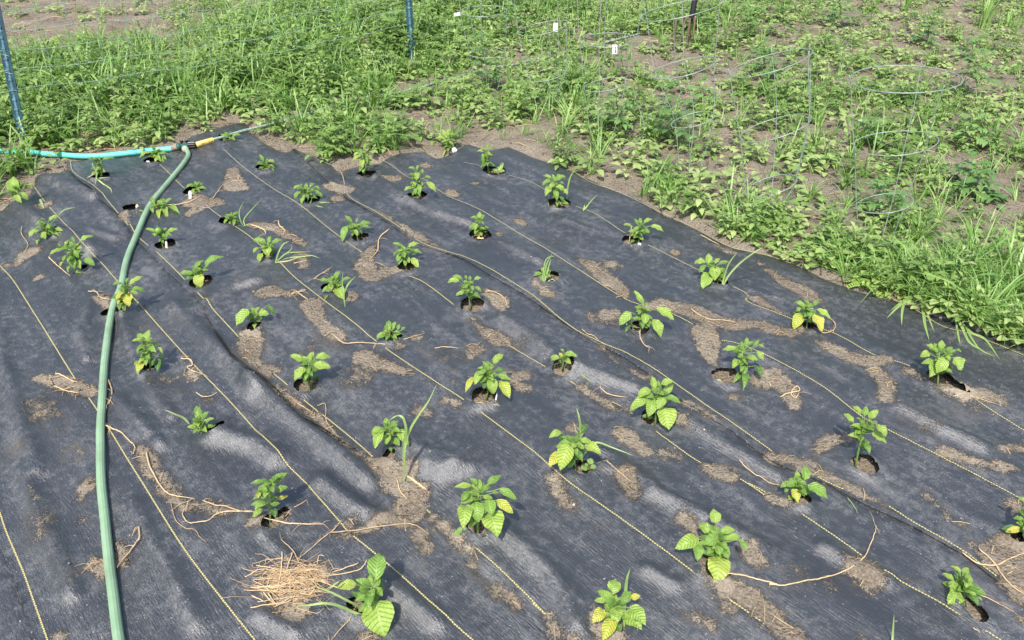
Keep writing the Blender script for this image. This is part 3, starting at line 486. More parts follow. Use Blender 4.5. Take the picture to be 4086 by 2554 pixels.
# ------------------------------------------------------------------ ground
def axis(lo, hi, f0, f1, fine, growth=1.12):
    a = list(np.arange(f0, f1, fine)); s = fine; v = a[-1]
    while v < hi: s = min(s*growth, 1.5); v += s; a.append(v)
    s = fine; v = f0; b = []
    while v > lo: s = min(s*growth, 1.5); v -= s; b.append(v)
    return np.array(b[::-1]+a)
gx = axis(-40, 40, -3.4, 3.4, .026); gy = axis(-12, 60, .6, 6.2, .026)
X, Y = np.meshgrid(gx, gy); n1, n2_ = X.shape
sd_ = cloth_sd(X.ravel(), Y.ravel()).reshape(X.shape)
hin = macro(X, Y)+ridgeh(X, Y)-.022; hout = .030*fbm(X*.8, Y*.8, 2, 1)+soil_rough(X, Y)
tt = sstep(-.05, .05, sd_); Z = hin*tt+(hout+.006*fbm(X*12, Y*12, 2, 9))*(1-tt)
hs = hole_sd(X, Y); Z -= .016*sstep(-.01, .03, hs); Z += .006*sstep(-.01, .03, hs)*fbm(X*60, Y*60, 2, 91)
Z = np.where(Y > 6.5, Z*1.0, Z)
idx = np.arange(n1*n2_).reshape(n1, n2_)
F = np.stack([idx[:-1, :-1], idx[:-1, 1:], idx[1:, 1:], idx[1:, :-1]], -1).reshape(-1, 4)
ground = mesh_obj('ground', np.stack([X, Y, Z], -1), F, m_soil); tag(ground, kind='structure')
# ------------------------------------------------------------------ landscape cloth: four overlapping strips
def pts_of(key, s): return [cc(key, *[float(v) for v in q.split(',')]) for q in s.split()]
LINES = {
 0: pts_of('03', '0,410 60,590 200,920 290,1170 410,1510'),
 1: pts_of('01', '0,1000 110,1120 240,1320 360,1510')+pts_of('02', '420,310 650,680 840,950 1100,1370')+pts_of('03', '1240,180 1520,630 1740,940 2060,1350 2190,1510'),
 2: pts_of('01', '300,320 390,450 580,660 700,790 850,950 1010,1130 1200,1330 1360,1510')+pts_of('02', '1600,480 1740,630 2050,950 2376,1280')+pts_of('13', '450,140 760,490 870,610 1260,930 1560,1200 1900,1510'),
 3: pts_of('01', '610,90 640,200 820,320 1020,550 1200,760 1380,910 1650,1180 1950,1500')+pts_of('12', '130,570 300,720 550,940 670,1030 980,1290')+pts_of('13', '1600,480 1980,760 2376,1130')+pts_of('23', '370,1290 560,1450'),
 4: pts_of('01', '1370,120 1470,215 1610,350 1930,600 2040,670 2180,770')+pts_of('11', '250,970 380,1100 620,1290 900,1500')+pts_of('12', '1080,355 1600,710 1860,880 2376,1260')+pts_of('22', '400,1415')+pts_of('23', '625,190 1150,560 1770,1030 2020,1210 2376,1460'),
 5: pts_of('01', '1930,0 2050,110 2150,190 2376,350')+pts_of('11', '430,480 780,760 950,880 1060,960 1170,1010 1300,1070 1500,1150 1830,1400')+pts_of('12', '2070,280')+pts_of('22', '0,350 400,590 780,810 1080,950 1690,1390')+pts_of('23', '2040,125 2280,280')+pts_of('33', '0,170 340,360 970,790 1170,920 1600,1170 2150,1510'),
 6: pts_of('11', '400,0 560,70 770,185')+pts_of('11', '850,405 1100,550 1450,790 1650,870 1850,930 2060,1025 2376,1220')+pts_of('22', '320,0 600,235 900,390 1090,465 1420,665 2170,1190 2376,1350')+pts_of('32', '250,1360')+pts_of('33', '750,200 1100,310 1440,520 1850,760 2376,1170'),
 7: pts_of('11', '1140,90 1220,140 1360,240 1490,255 1700,400 1990,525 2376,760')+pts_of('21', '440,890 1000,1250 1170,1330')+pts_of('22', '1450,110 1780,290 1870,345 2030,375 2260,465')+pts_of('32', '130,465 580,710 980,1010 1200,1120 1940,1500')+pts_of('33', '2330,295'),
 8: pts_of('11', '1840,110 1980,140 2170,205 2376,265')+pts_of('21', '340,325 610,475 800,550 1065,720 1300,840 1700,1040 1970,1170 2120,1250')+pts_of('32', '0,20 360,160 740,290 1080,475 1390,575 1960,870 2376,1130'),
 9: pts_of('21', '190,0 390,80 525,140 770,280 1000,370 1400,545 1700,690 2000,845 2376,930')+pts_of('31', '1220,1285 1640,1510')+pts_of('32', '1900,290 2376,480')}
def worldline(P, ext0=0, ext1=0):
    g = gpm(P)[:, :2]
    if ext0: d = g[0]-g[1]; g = np.vstack([g[0]+d/np.linalg.norm(d)*ext0, g])
    if ext1: d = g[-1]-g[-2]; g = np.vstack([g, g[-1]+d/np.linalg.norm(d)*ext1])
    return g
E1 = worldline(pts_of('01', '560,150 830,410 1030,560 1150,760 1280,880 1450,1060 1700,1290')+pts_of('02', '1990,460 2376,780')+pts_of('12', '430,1000 960,1320 1150,1500')+pts_of('13', '1250,200 1500,420 1760,650 1900,900 2250,1150')+pts_of('23', '300,1380'), 2, 3)
E2 = worldline(pts_of('11', '430,50 620,230 840,430 1080,560 1430,810 1680,890 1850,950 2030,1060 2350,1250')+pts_of('22', '580,230 870,400 1050,490 1300,660 1560,870 2000,1140')+pts_of('32', '200,1400')+pts_of('33', '700,190 950,330 1440,560 1850,790 2300,1150'), 2, 3)
E0 = worldline(pts_of('03', '20,700 170,1090 300,1490'), 3, 2)
def side(x, y, L):
    """signed distance to a strip edge, positive on the right (upper) strip"""
    d, bx, by = near_line(x, y, L, False)
    big = np.vstack([L, [[50, L[-1][1]-45], [50, 60], [L[0][0]-30, 60]]])
    return np.where(inpoly(x, y, big), d, -d), bx, by
STEP = .011
cx = np.arange(-3.7, 3.3, STEP); cy = np.arange(.2, 5.6, STEP)
CX, CY = np.meshgrid(cx, cy); m1, m2 = CX.shape
print('cloth grid', m1*m2)
fx = CX.ravel(); fy = CY.ravel()
P_sd, P_x, P_y = near_line(fx, fy, poly); P_in = inpoly(fx, fy, poly)
H_sd = hole_sd(fx, fy)
base_z = macro(fx, fy)+ridgeh(fx, fy)
ci = np.arange(m1*m2).reshape(m1, m2)
CF = np.stack([ci[:-1, :-1], ci[:-1, 1:], ci[1:, 1:], ci[1:, :-1]], -1).reshape(-1, 4)
S_ = {0: side(fx, fy, E0), 1: side(fx, fy, E1), 2: side(fx, fy, E2)}
soilA = soil_attr(fx, fy)
strips = [('leftmost narrow strip of black woven landscape fabric in the bottom left corner', None, 0),
 ('wide strip of black woven landscape fabric under the thick green hose', 0, 1),
 ('middle strip of black woven landscape fabric, between the two overlaps', 1, 2),
 ('strip of black woven landscape fabric nearest the weeds on the right', 2, None)]
def cloth_z(x, y):
    """top of cloth"""
    return surf(x, y)
STRIP_OBJ = []
for k, (lab, lo, hi) in enumerate(strips):
    ok = P_in.copy(); x = fx.copy(); y = fy.copy(); z = base_z.copy()
    if lo is not None: ok &= S_[lo][0] > 0
    if hi is not None: ok &= S_[hi][0] < .05
    keep_h = H_sd < 0
    okv = ok & keep_h
    fk = okv[CF].any(1) & (H_sd[CF] < .014).all(1)
    used = np.zeros(len(fx), bool); used[CF[fk]] = True
    out = used & ~P_in; x[out] = P_x[out]; y[out] = P_y[out]
    if lo is not None:
        s, bx, by = S_[lo]; o2 = used & (s <= 0) & (s > -.03); x[o2] = bx[o2]; y[o2] = by[o2]
        z += .0025+.0032*np.exp(-(np.maximum(s, 0)/.018)**2)*(.6+.8*vnoise(fx*7, fy*7, 8))
    if hi is not None:
        s = S_[hi][0]; z -= .0025*sstep(-.02, .0, s)
    # hole rims: pull the ragged vertices to the outline and lift them
    hsd = H_sd[used]; e = .002
    gxx = (hole_sd(fx[used]+e, fy[used])-hole_sd(fx[used]-e, fy[used]))/(2*e); gyy = (hole_sd(fx[used], fy[used]+e)-hole_sd(fx[used], fy[used]-e))/(2*e)
    g2 = np.hypot(gxx, gyy)+1e-6; pull = np.where((hsd > -.001) & (hsd < .02), np.clip(hsd, 0, .012), 0)
    ui = np.where(used)[0]; x[ui] -= gxx/g2*pull*.8; y[ui] -= gyy/g2*pull*.8
    z[ui] += .012*np.exp(-(np.clip(-hsd, 0, 1)/.02)**2)*(hsd > -.2)*(.3+1.2*vnoise(fx[ui]*30, fy[ui]*30, 3))
    # edges of the sheet dip into the soil
    psd = np.where(P_in, P_sd, -P_sd); z -= .016*np.exp(-(np.clip(psd, 0, 1)/.025)**2)*(.2+1.3*vnoise(fx*5, fy*5, 21))
    z += .0012*fbm(fx*60, fy*60, 2, 71)
    remap = np.full(len(fx), -1); remap[ui] = np.arange(len(ui))
    V = np.stack([x, y, z], -1)[ui]
    o = mesh_obj('landscape_fabric', V, remap[CF[fk]], m_cloth, None, True, {'soil': soilA[ui]})
    tag(o, lab, 'ground fabric', 'overlapping strips of landscape fabric'); STRIP_OBJ.append(o)
# spilled soil: a low uneven layer that dives under the cloth at its rim
lift = np.clip(soilA-.25, -1.2, 1.2)
zs = base_z+.0035*(S_[1][0] > 0)-.0022+lift*.0032+.0040*fbm(fx*55, fy*55, 3, 61)
fk = ((soilA > .0) & P_in & (H_sd < -.004))[CF].all(1)
used = np.zeros(len(fx), bool); used[CF[fk]] = True; ui = np.where(used)[0]; remap = np.full(len(fx), -1); remap[ui] = np.arange(len(ui))
o = mesh_obj('spilled_soil', np.stack([fx, fy, zs], -1)[ui], remap[CF[fk]], m_soil); tag(o, 'dry brown soil spilled in patches over the black fabric', 'soil', kind='stuff')
# woven-in yellow guide lines, each a part of the strip it runs on
owner = {0: 1, 1: 1, 2: 1, 3: 2, 4: 2, 5: 2, 6: 3, 7: 3, 8: 3, 9: 3}
for li, P in LINES.items():
    ext = 1.2 if li > 2 else .6
    g = worldline(P, 0, ext); L = smooth_line(g, 14); dd = np.r_[0, np.cumsum(np.hypot(*np.diff(L, axis=0).T))]
    s = np.arange(0, dd[-1], .0026); x = np.interp(s, dd, L[:, 0]); y = np.interp(s, dd, L[:, 1])
    tx = np.gradient(x); ty = np.gradient(y); q = np.hypot(tx, ty)+1e-9; nx = -ty/q; ny = tx/q
    zig = np.where((np.arange(len(s))//1) % 2 == 0, 1, -1)*.0009
    w = .0017
    strip = owner[li]; z = macro(x, y)+ridgeh(x, y)+(.0025 if strip else 0)+.0026+.0012*fbm(x*60, y*60, 2, 71)
    if li == 6: z = z+.0032*np.exp(-(np.abs(side(x, y, E2)[0])/.018)**2)
    if li == 3: z = z+.0032*np.exp(-(np.abs(side(x, y, E1)[0])/.018)**2)
    ok = (soil_attr(x, y) < .15) & (hole_sd(x, y) < -.006) & inpoly(x, y, poly) & (cloth_sd(x, y) > .012)
    if li not in (6, 9): ok &= (S_[0] is not None)
    V = np.empty((len(s)*2, 3)); V[0::2] = np.stack([x+nx*(w+zig), y+ny*(w+zig), z], -1); V[1::2] = np.stack([x-nx*(w-zig), y-ny*(w-zig), z], -1)
    i = np.where(ok[:-1] & ok[1:])[0]; Fq = np.stack([2*i, 2*i+1, 2*i+3, 2*i+2], -1)
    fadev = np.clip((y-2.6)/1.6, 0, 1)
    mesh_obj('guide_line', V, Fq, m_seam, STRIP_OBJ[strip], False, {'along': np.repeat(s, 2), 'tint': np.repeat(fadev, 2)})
# ------------------------------------------------------------------ leaves
COLV = {'g': .48, 'l': .64, 'L': .72, 'd': .26, 'y': .90, 'Y': .78, 'w': .42, 'b': 1.0}
def nrm(v): return v/(np.linalg.norm(v)+1e-12)
def leaf(mb, A, B, width, tint, n=9, m=3, arch=.10, fold=.22, up=None, r=None, round_=1.0, wav=.05):
    """one leaf blade from A to B; width is absolute"""
    A = np.asarray(A, float); B = np.asarray(B, float); d = B-A; L = np.linalg.norm(d); d = d/L
    up = np.array([0, -.42, .9]) if up is None else up
    sdv = np.cross(d, up)
    if np.linalg.norm(sdv) < .15: sdv = np.array([1.0, 0, 0])
    sdv = nrm(sdv); nn = nrm(np.cross(sdv, d)); nn = nn if nn@up > 0 else -nn
    t = np.linspace(0, 1, n)
    prof = (np.clip(t, 0, 1)**.6*(1-t)**.92 if round_ > .9 else np.sin(math.pi*t**.7)**.75*(1-.2*t**3)); prof[0] = .04; prof[-1] = .0
    prof = prof/prof.max()
    s = np.linspace(-1, 1, 2*m+1)
    tw = rng.uniform(-.25, .25); ph = rng.uniform(0, 6.28)
    c = A+d*(t*L)[:, None]+nn*(np.sin(math.pi*t)*arch*L)[:, None]-nn*(t**3*arch*.5*L)[:, None]
    V = []; U = []
    for j, sj in enumerate(s):
        off = prof*width*.5*sj
        hgt = fold*abs(sj)**1.3*prof*width*.5+wav*width*np.sin(t*13+ph+sj*2)*abs(sj)+tw*off*t
        V.append(c+sdv*off[:, None]+nn*hgt[:, None]); U.append(np.stack([t, np.full(n, sj)*prof], -1))
    V = np.stack(V, 1).reshape(-1, 3); U = np.stack(U, 1).reshape(-1, 2); w = len(s)
    F = [(i*w+j, i*w+j+1, (i+1)*w+j+1, (i+1)*w+j) for i in range(n-1) for j in range(w-1)]
    ti = np.clip(tint+rng.uniform(-.04, .04), 0, 1)
    # yellowing creeps in from the tip on Y leaves only through tint spread
    mb.add(V, F, ti, U)
class Plane:
    """upright plane through a point, facing the viewer's side, used to lay out a plant in the round"""
    def __init__(s, G): s.G = np.array(G, float); s.n = nrm(np.array([G[0], G[1], 0]))
    def at(s, px, py, depth=0.0):
        r = ray(px, py); t = ((s.G-CO)@s.n+depth)/(r@s.n); return CO+r*t
def parse_leaves(key, txt):
    out = []
    for it in txt.split():
        v = it.split(','); w = v[4]; out.append((cc(key, float(v[0]), float(v[1])), cc(key, float(v[2]), float(v[3])), float(w[:-1]), w[-1]))
    return out
def pepper(row):
    key, base, top, label, lv = row.split('|')
    b = cc(key, *map(float, base.split(','))); tp = cc(key, *map(float, top.split(',')))
    G = gp(*b, lift=-.012); pl = Plane(G); T = pl.at(*tp)
    if T[2] < G[2]+.02: T[2] = G[2]+.02
    root = empty('pepper_plant', G, label, 'pepper plant', 'pepper plants in the holes of the fabric')
    st = MB(); fo = MB(); ye = MB(); H = np.linalg.norm(T-G)
    k = np.linspace(0, 1, 7); bend = rng.uniform(-.05, .05, 2)*H
    SP = G+(T-G)*k[:, None]+np.stack([bend[0]*np.sin(math.pi*k), bend[1]*np.sin(math.pi*k), 0*k], -1)
    v, f = tube(np.vstack([G-np.array([0, 0, .02]), SP]), np.r_[.0036, np.linspace(.0034, .0016, 7)]*(.75+H*2.2), 7); st.add(v, f, .35)
    lowz = []
    for (a, t_, w, c) in parse_leaves(key, lv):
        if w == 0: continue
        A0 = pl.at(*a); T0 = pl.at(*t_); s = T0[2]-A0[2]; Lp = np.linalg.norm(T0-A0)
        if Lp < 1e-4: continue
        lat = (A0-T)@np.array([-pl.n[1], pl.n[0], 0])*-1
        da = rng.uniform(-.006, .006)+(-.010 if s < 0 else .004)
        dt = da+.62*s+rng.uniform(-.15, .15)*Lp
        A = pl.at(*a, depth=da); B = pl.at(*t_, depth=dt)
        zmin = float(surf(B[0], B[1])[0])+.006
        if B[2] < zmin:
            lo, hi = dt, dt
            for _ in range(12):
                lo -= .006; B = pl.at(*t_, depth=lo)
                if B[2] > float(surf(B[0], B[1])[0])+.006: break
        if A[2] < float(surf(A[0], A[1])[0])+.006: A[2] = float(surf(A[0], A[1])[0])+.006
        width = w*Lp*.92; tint = COLV[c]
        tgt = ye if c in 'yYb' else fo
        leaf(tgt, A, B, width, tint, arch=rng.uniform(.06, .20), fold=rng.uniform(.15, .55), round_=.85 if w > .72 else 1.0, wav=.11)
        # petiole back to the stem
        q = np.clip(((A-G)@(T-G))/(H*H)-.12, .12, 1); S0 = G+(T-G)*q; mid = (S0+A)/2+np.array([0, 0, -.004])
        v, f = tube(smooth_line([S0, mid, A], 3), .0011, 5, False); st.add(v, f, .55)
    # young leaves crowding the growing tip and the stem
    nf = 14 if H > .06 else 8
    if 'withered' in label: nf = 0
    for i in range(nf):
        q = 1.0 if i < 4 else rng.uniform(.35, .95); S0 = G+(T-G)*q
        a = rng.uniform(0, 6.28); el = rng.uniform(.1, .9); L = rng.uniform(.018, .034)*(1 if q > .9 else 1.2)*(.7 if H < .06 else 1)
        d = np.array([math.cos(a)*math.cos(el), math.sin(a)*math.cos(el), math.sin(el)])
        leaf(fo, S0+d*.004, S0+d*L, L*.5, rng.uniform(.3, .65), n=7, m=2)
    for i in range(6 if H > .07 else (0 if 'withered' in label else 3)):
        q = rng.uniform(.45, .95); S0 = G+(T-G)*q; a = rng.uniform(0, 6.28); el = rng.uniform(-.15, .6); L = rng.uniform(.028, .042)
        d = np.array([math.cos(a)*math.cos(el), math.sin(a)*math.cos(el), math.sin(el)]); A = S0+d*.012
        v, f = tube([S0, A], .0009, 4, False); st.add(v, f, .55); leaf(fo, A, A+d*L, L*.55, rng.uniform(.25, .65), n=8, m=2, arch=.18, fold=.35)
    st.build('stem', m_stem, root, origin=G)
    if fo.n: fo.build('foliage', m_leaf, root, origin=G)
    if ye.n:
        o = ye.build('yellowing_leaves', m_leaf if 'withered' not in label else m_straw, root, origin=G)
    if 'round green fruit' in label:
        C = pl.at(*cc('01', 1365, 692), depth=-.01); R = .0145; fm = MB(); V = []; nu, nv = 14, 9
        for i in range(nv):
            ph = math.pi*i/(nv-1)
            for j in range(nu):
                th = 2*math.pi*j/nu; rr = R*math.sin(ph)*(1+.05*math.cos(3*th)); V.append(C+np.array([rr*math.cos(th), rr*math.sin(th), R*1.05*math.cos(ph)]))
        fm.add(V, [(i*nu+j, i*nu+(j+1) % nu, (i+1)*nu+(j+1) % nu, (i+1)*nu+j) for i in range(nv-1) for j in range(nu)])
        v, f = tube([C+np.array([0, 0, R*.9]), C+np.array([0, .002, R*1.6])], [.0022, .0016], 6); fm.add(v, f)
        fm.build('pepper_fruit', m_fruit, root, origin=G)
    if 'long green pepper' in label:
        P = smooth_line([pl.at(*cc('11', x, y), depth=-.012) for x, y in ((2002, 30), (2003, 60), (2008, 100), (2003, 130), (1980, 152))], 4)
        R = np.interp(np.linspace(0, 1, len(P)), [0, .12, .35, .8, 1], [.003, .0085, .0105, .007, .002]); v, f = tube(P, R, 10); fm = MB(); fm.add(v, f)
        fm.build('pepper_fruit', m_fruit, root, origin=G)
        for pts in (((2110, 205), (2130, 175), (2150, 150)),):
            pass
    return root
for row in PEP.strip().split('\n'): pepper(row)
# ------------------------------------------------------------------ single grass blades and tufts standing among the peppers
def blade(mb, P, w, tint, foldv=.35):
    P = smooth_line(P, 6); n = len(P); t = np.linspace(0, 1, n); T = np.gradient(P, axis=0)
    T /= np.linalg.norm(T, axis=1)[:, None]+1e-9; view = nrm(CO-P[n//2]); sdv = np.cross(T, view); sdv /= np.linalg.norm(sdv, axis=1)[:, None]+1e-9
    W_ = w*np.minimum(1, .45+t*3)*(1-t**3)**.8*.5; W_[-1] = 0
    nn = np.cross(sdv, T)
    V = np.stack([P+sdv*W_[:, None]+nn*(W_*foldv)[:, None], P, P-sdv*W_[:, None]+nn*(W_*foldv)[:, None]], 1).reshape(-1, 3)
    mb.add(V, [(i*3+j, i*3+j+1, (i+1)*3+j+1, (i+1)*3+j) for i in range(n-1) for j in range(2)], tint)
# key|label|ground point|blades (points ; width px tint)
TUFTS = '''
12|tall grass stalk with two broad blades, one bent and one rising high|1322,1570|1322,1570 1322,1400 1320,1280 1338,1120 1318,1020 1280,990 1240,1000 1195,1035;26,.55/1322,1560 1325,1300 1370,1120 1460,970 1530,870 1605,718;25,.6/1330,1290 1350,1180 1345,1060;26,.5
22|upright grass blade and a long one drooping right, on the large pale pepper plant|690,1350|690,1350 685,1130 672,1010 648,918;26,.55/700,1350 760,1260 830,1222 950,1262 1145,1336;22,.6
23|single bluish grass blade rising from the pale pepper plant at the bottom edge|1060,1400|1060,1400 1062,1250 1075,1060 1085,980 1112,893;36,.55
13|two pale grass blades lying left from the huge-leaved pepper plant|1000,1310|1000,1310 880,1270 750,1215 630,1195 500,1212 370,1220;30,.6/930,1220 830,1170 690,1100 520,1038;24,.62/760,1010 700,1050 665,1090;18,.55
21|pair of slim grass blades leaning right behind the large-leaved pepper plant|1905,1185|1900,1185 1920,1100 1960,980 2038,872;18,.6/1905,1185 1960,1080 2060,970 2180,880 2255,835;20,.65
21|upright tuft of grass blades in a small round hole|370,1140|360,1140 375,1040 400,960 445,880;20,.5/372,1140 395,1050 430,930;18,.6/350,1140 370,1000 395,930 470,908;12,.6/400,1130 440,1110 470,1132;12,.7
21|short two-bladed grass sprig on a yellow guide line near the far edge|706,520|706,520 715,490 720,465;14,.5/708,520 740,480 780,430 832,378;14,.6
11|two thin grass blades crossing the round-leaved pepper plant|815,1352|815,1352 800,1250 790,1150 797,1040;13,.5/805,1240 830,1170 860,1130 910,1080;16,.5
11|flattened clump of grass right of the broad-leaved pepper plant|215,970|210,970 240,880 280,810 335,782;16,.55/215,970 300,890 380,878 530,872;12,.55/220,970 330,925 450,915 520,905 600,930;12,.65/215,965 290,900 350,850 345,800;9,.5/230,965 330,950 420,920 520,915;14,.8
11|flattened grass at the foot of the arching pepper plant|500,475|500,475 560,460 620,448 690,450;12,.55/500,475 570,480 630,492;11,.6/500,470 520,440 530,400;9,.5
01|two grass blades rising behind the dark low pepper plant|2100,655|2100,655 2070,600 2062,520 2105,435;12,.45/2115,655 2100,600 2150,530 2250,425;11,.5/2090,655 2130,640 2140,660;10,.5
01|curved grass blade arching over the wide leafy pepper plant|430,600|430,640 500,560 560,510 655,490;13,.55
01|long bent grass blade trailing over the fabric from the upright pepper plant|820,290|820,290 830,200 800,130 795,100;14,.6/830,240 890,290 950,330 965,370;16,.7/820,200 780,220 745,238;10,.9/850,240 900,235 955,238;10,.85
01|broken grass leaf lying on the fabric at the upper left|345,420|345,420 360,460 380,505;26,.65
02|pale curved grass blade lying left of the low rosette pepper plant|1630,1060|1632,1062 1580,1010 1500,975 1412,935;24,.7/1690,1010 1720,950 1722,880;10,.5
22|thin grass blade trailing right from the tiny pepper plant|560,540|560,530 620,560 700,640 780,706;12,.6/440,555 500,535 600,520;9,.5
21|thin grass blades growing through the far bushy pepper plant|560,440|565,420 575,310 600,220 655,135;16,.4/410,400 402,450 420,500 450,522;14,.6
33|single grey-green grass blade poking up at the bottom edge|1245,1520|1235,1620 1243,1500 1250,1400 1257,1288;22,.6
31|spray of bluish grass blades hanging over the fabric edge at the right|1480,1250|1440,1240 1380,1290 1290,1350 1190,1450;30,.55/1440,1235 1350,1310 1325,1400 1322,1510;30,.6/1490,1270 1510,1400 1525,1510 1560,1640;30,.5/1500,1290 1540,1400 1600,1560;24,.55/1420,1240 1340,1290 1220,1385;20,.55
32|second spray of grass blades draped on the fabric edge, farther right|1830,200|1800,150 1850,240 1900,350 2000,425;28,.55/1850,200 1930,280 2040,330 2170,510;26,.5/1790,180 1810,300 1828,385;20,.5/1870,220 1930,330 2000,420 2130,485;18,.45
'''
def dep_scale(P): return (P[1]*cp+(CAMH-P[2])*sp)/FP*K
for row in TUFTS.strip().split('\n'):
    key, lab, base, bl = row.split('|'); G = gp(*cc(key, *map(float, base.split(',')))); pl = Plane(G); mb = MB()
    for q in bl.split('/'):
        pts, wt = q.split(';'); w, ti = map(float, wt.split(',')); P = []
        for i, p in enumerate(pts.split()):
            px = cc(key, *map(float, p.split(','))); A = pl.at(*px, depth=rng.uniform(-.01, .01) if i else 0)
            z = float(surf(A[0], A[1])[0])+.004
            if A[2] < z: A = gp(*px, lift=.005)
            P.append(A)
        blade(mb, np.array(P), w*dep_scale(G)*.8, min(1, ti+.2))
    o = mb.build('grass_weed', m_grass, None, origin=G); o.location = G; tag(o, lab, 'grass blades')
# ------------------------------------------------------------------ little seedlings in or beside holes
SEED = '''13|1830,600|grey-green four-leaved seedling beside the hole of the biggest bushy pepper plant|1830,580,1775,555,.6w 1810,600,1755,640,.6w 1850,590,1862,632,.75w 1840,560,1855,540,.6w
22|1265,1020|grey-green three-leaved seedling in front of the tall centre-right pepper plant|1265,1000,1212,1000,.55w 1270,1010,1272,1065,.75w 1275,1000,1300,985,.5w
22|750,1460|round-leaved seedling at the right foot of the large pale pepper plant|760,1410,780,1355,.6w 745,1420,720,1405,.7w 740,1430,685,1470,.7w 765,1430,822,1435,.65w
22|1870,730|tiny yellow-green weed in the left side of the wide hole|1870,720,1840,690,.6l 1870,710,1885,675,.7l 1875,720,1905,705,.7l 1870,730,1860,745,.6l
12|560,690|dull green seedling at the right rim of the round hole under the cross-leaved plant|560,680,600,650,.5w 550,680,520,700,.5w 560,690,590,700,.5w
33|1960,1180|blurred grey-green leaf in the hole of the small pale pepper plant|1930,1160,2005,1215,.6w 1940,1150,1900,1130,.5w
31|150,770|silvery weed leaf on bare soil just above the fabric edge|100,740,5,800,.4w 90,745,50,790,.5w 100,735,60,745,.4w
21|530,480|mixed small weeds filling the black hole of the far bushy pepper plant|520,470,480,460,.5w 530,460,540,420,.6w 540,470,585,480,.5w 530,470,560,440,.6w 510,480,500,495,.5l
11|2140,200|low weeds at the right of the hole with the long green pepper|2130,190,2085,165,.5g 2140,190,2150,140,.4g 2150,190,2180,105,.25g 2150,195,2195,190,.5g 2130,200,2110,205,.5g
11|1985,780|dried weed flower head in front of the thin upright pepper plant|1985,760,1950,780,.4b 1990,760,2010,785,.4b 1980,755,1990,790,.4b'''
for row in SEED.strip().split('\n'):
    key, base, lab, lv = row.split('|'); b = cc(key, *map(float, base.split(','))); G = gp(*b, lift=-.008); pl = Plane(G); mb = MB()
    for (a, t_, w, c) in parse_leaves(key, lv):
        A0 = pl.at(*a); B0 = pl.at(*t_); s = B0[2]-A0[2]; B = pl.at(*t_, depth=.5*s-.004); A = pl.at(*a, depth=-.004)
        for q in (A, B):
            z = float(surf(q[0], q[1])[0])+.008; q[2] = max(q[2], z)
        leaf(mb, A, B, w*np.linalg.norm(B0-A0)*1.2, .3 if c == 'w' else COLV[c], n=7, m=2, fold=.1)
        v, f = tube([G, (A+G)/2+np.array([0, 0, .003]), A], .0008, 4, False); mb.add(v, f, .7)
    o = mb.build('weed_seedling', m_weed if 'dried' not in lab else m_straw, None, origin=G); o.location = G; tag(o, lab, 'weed seedling')
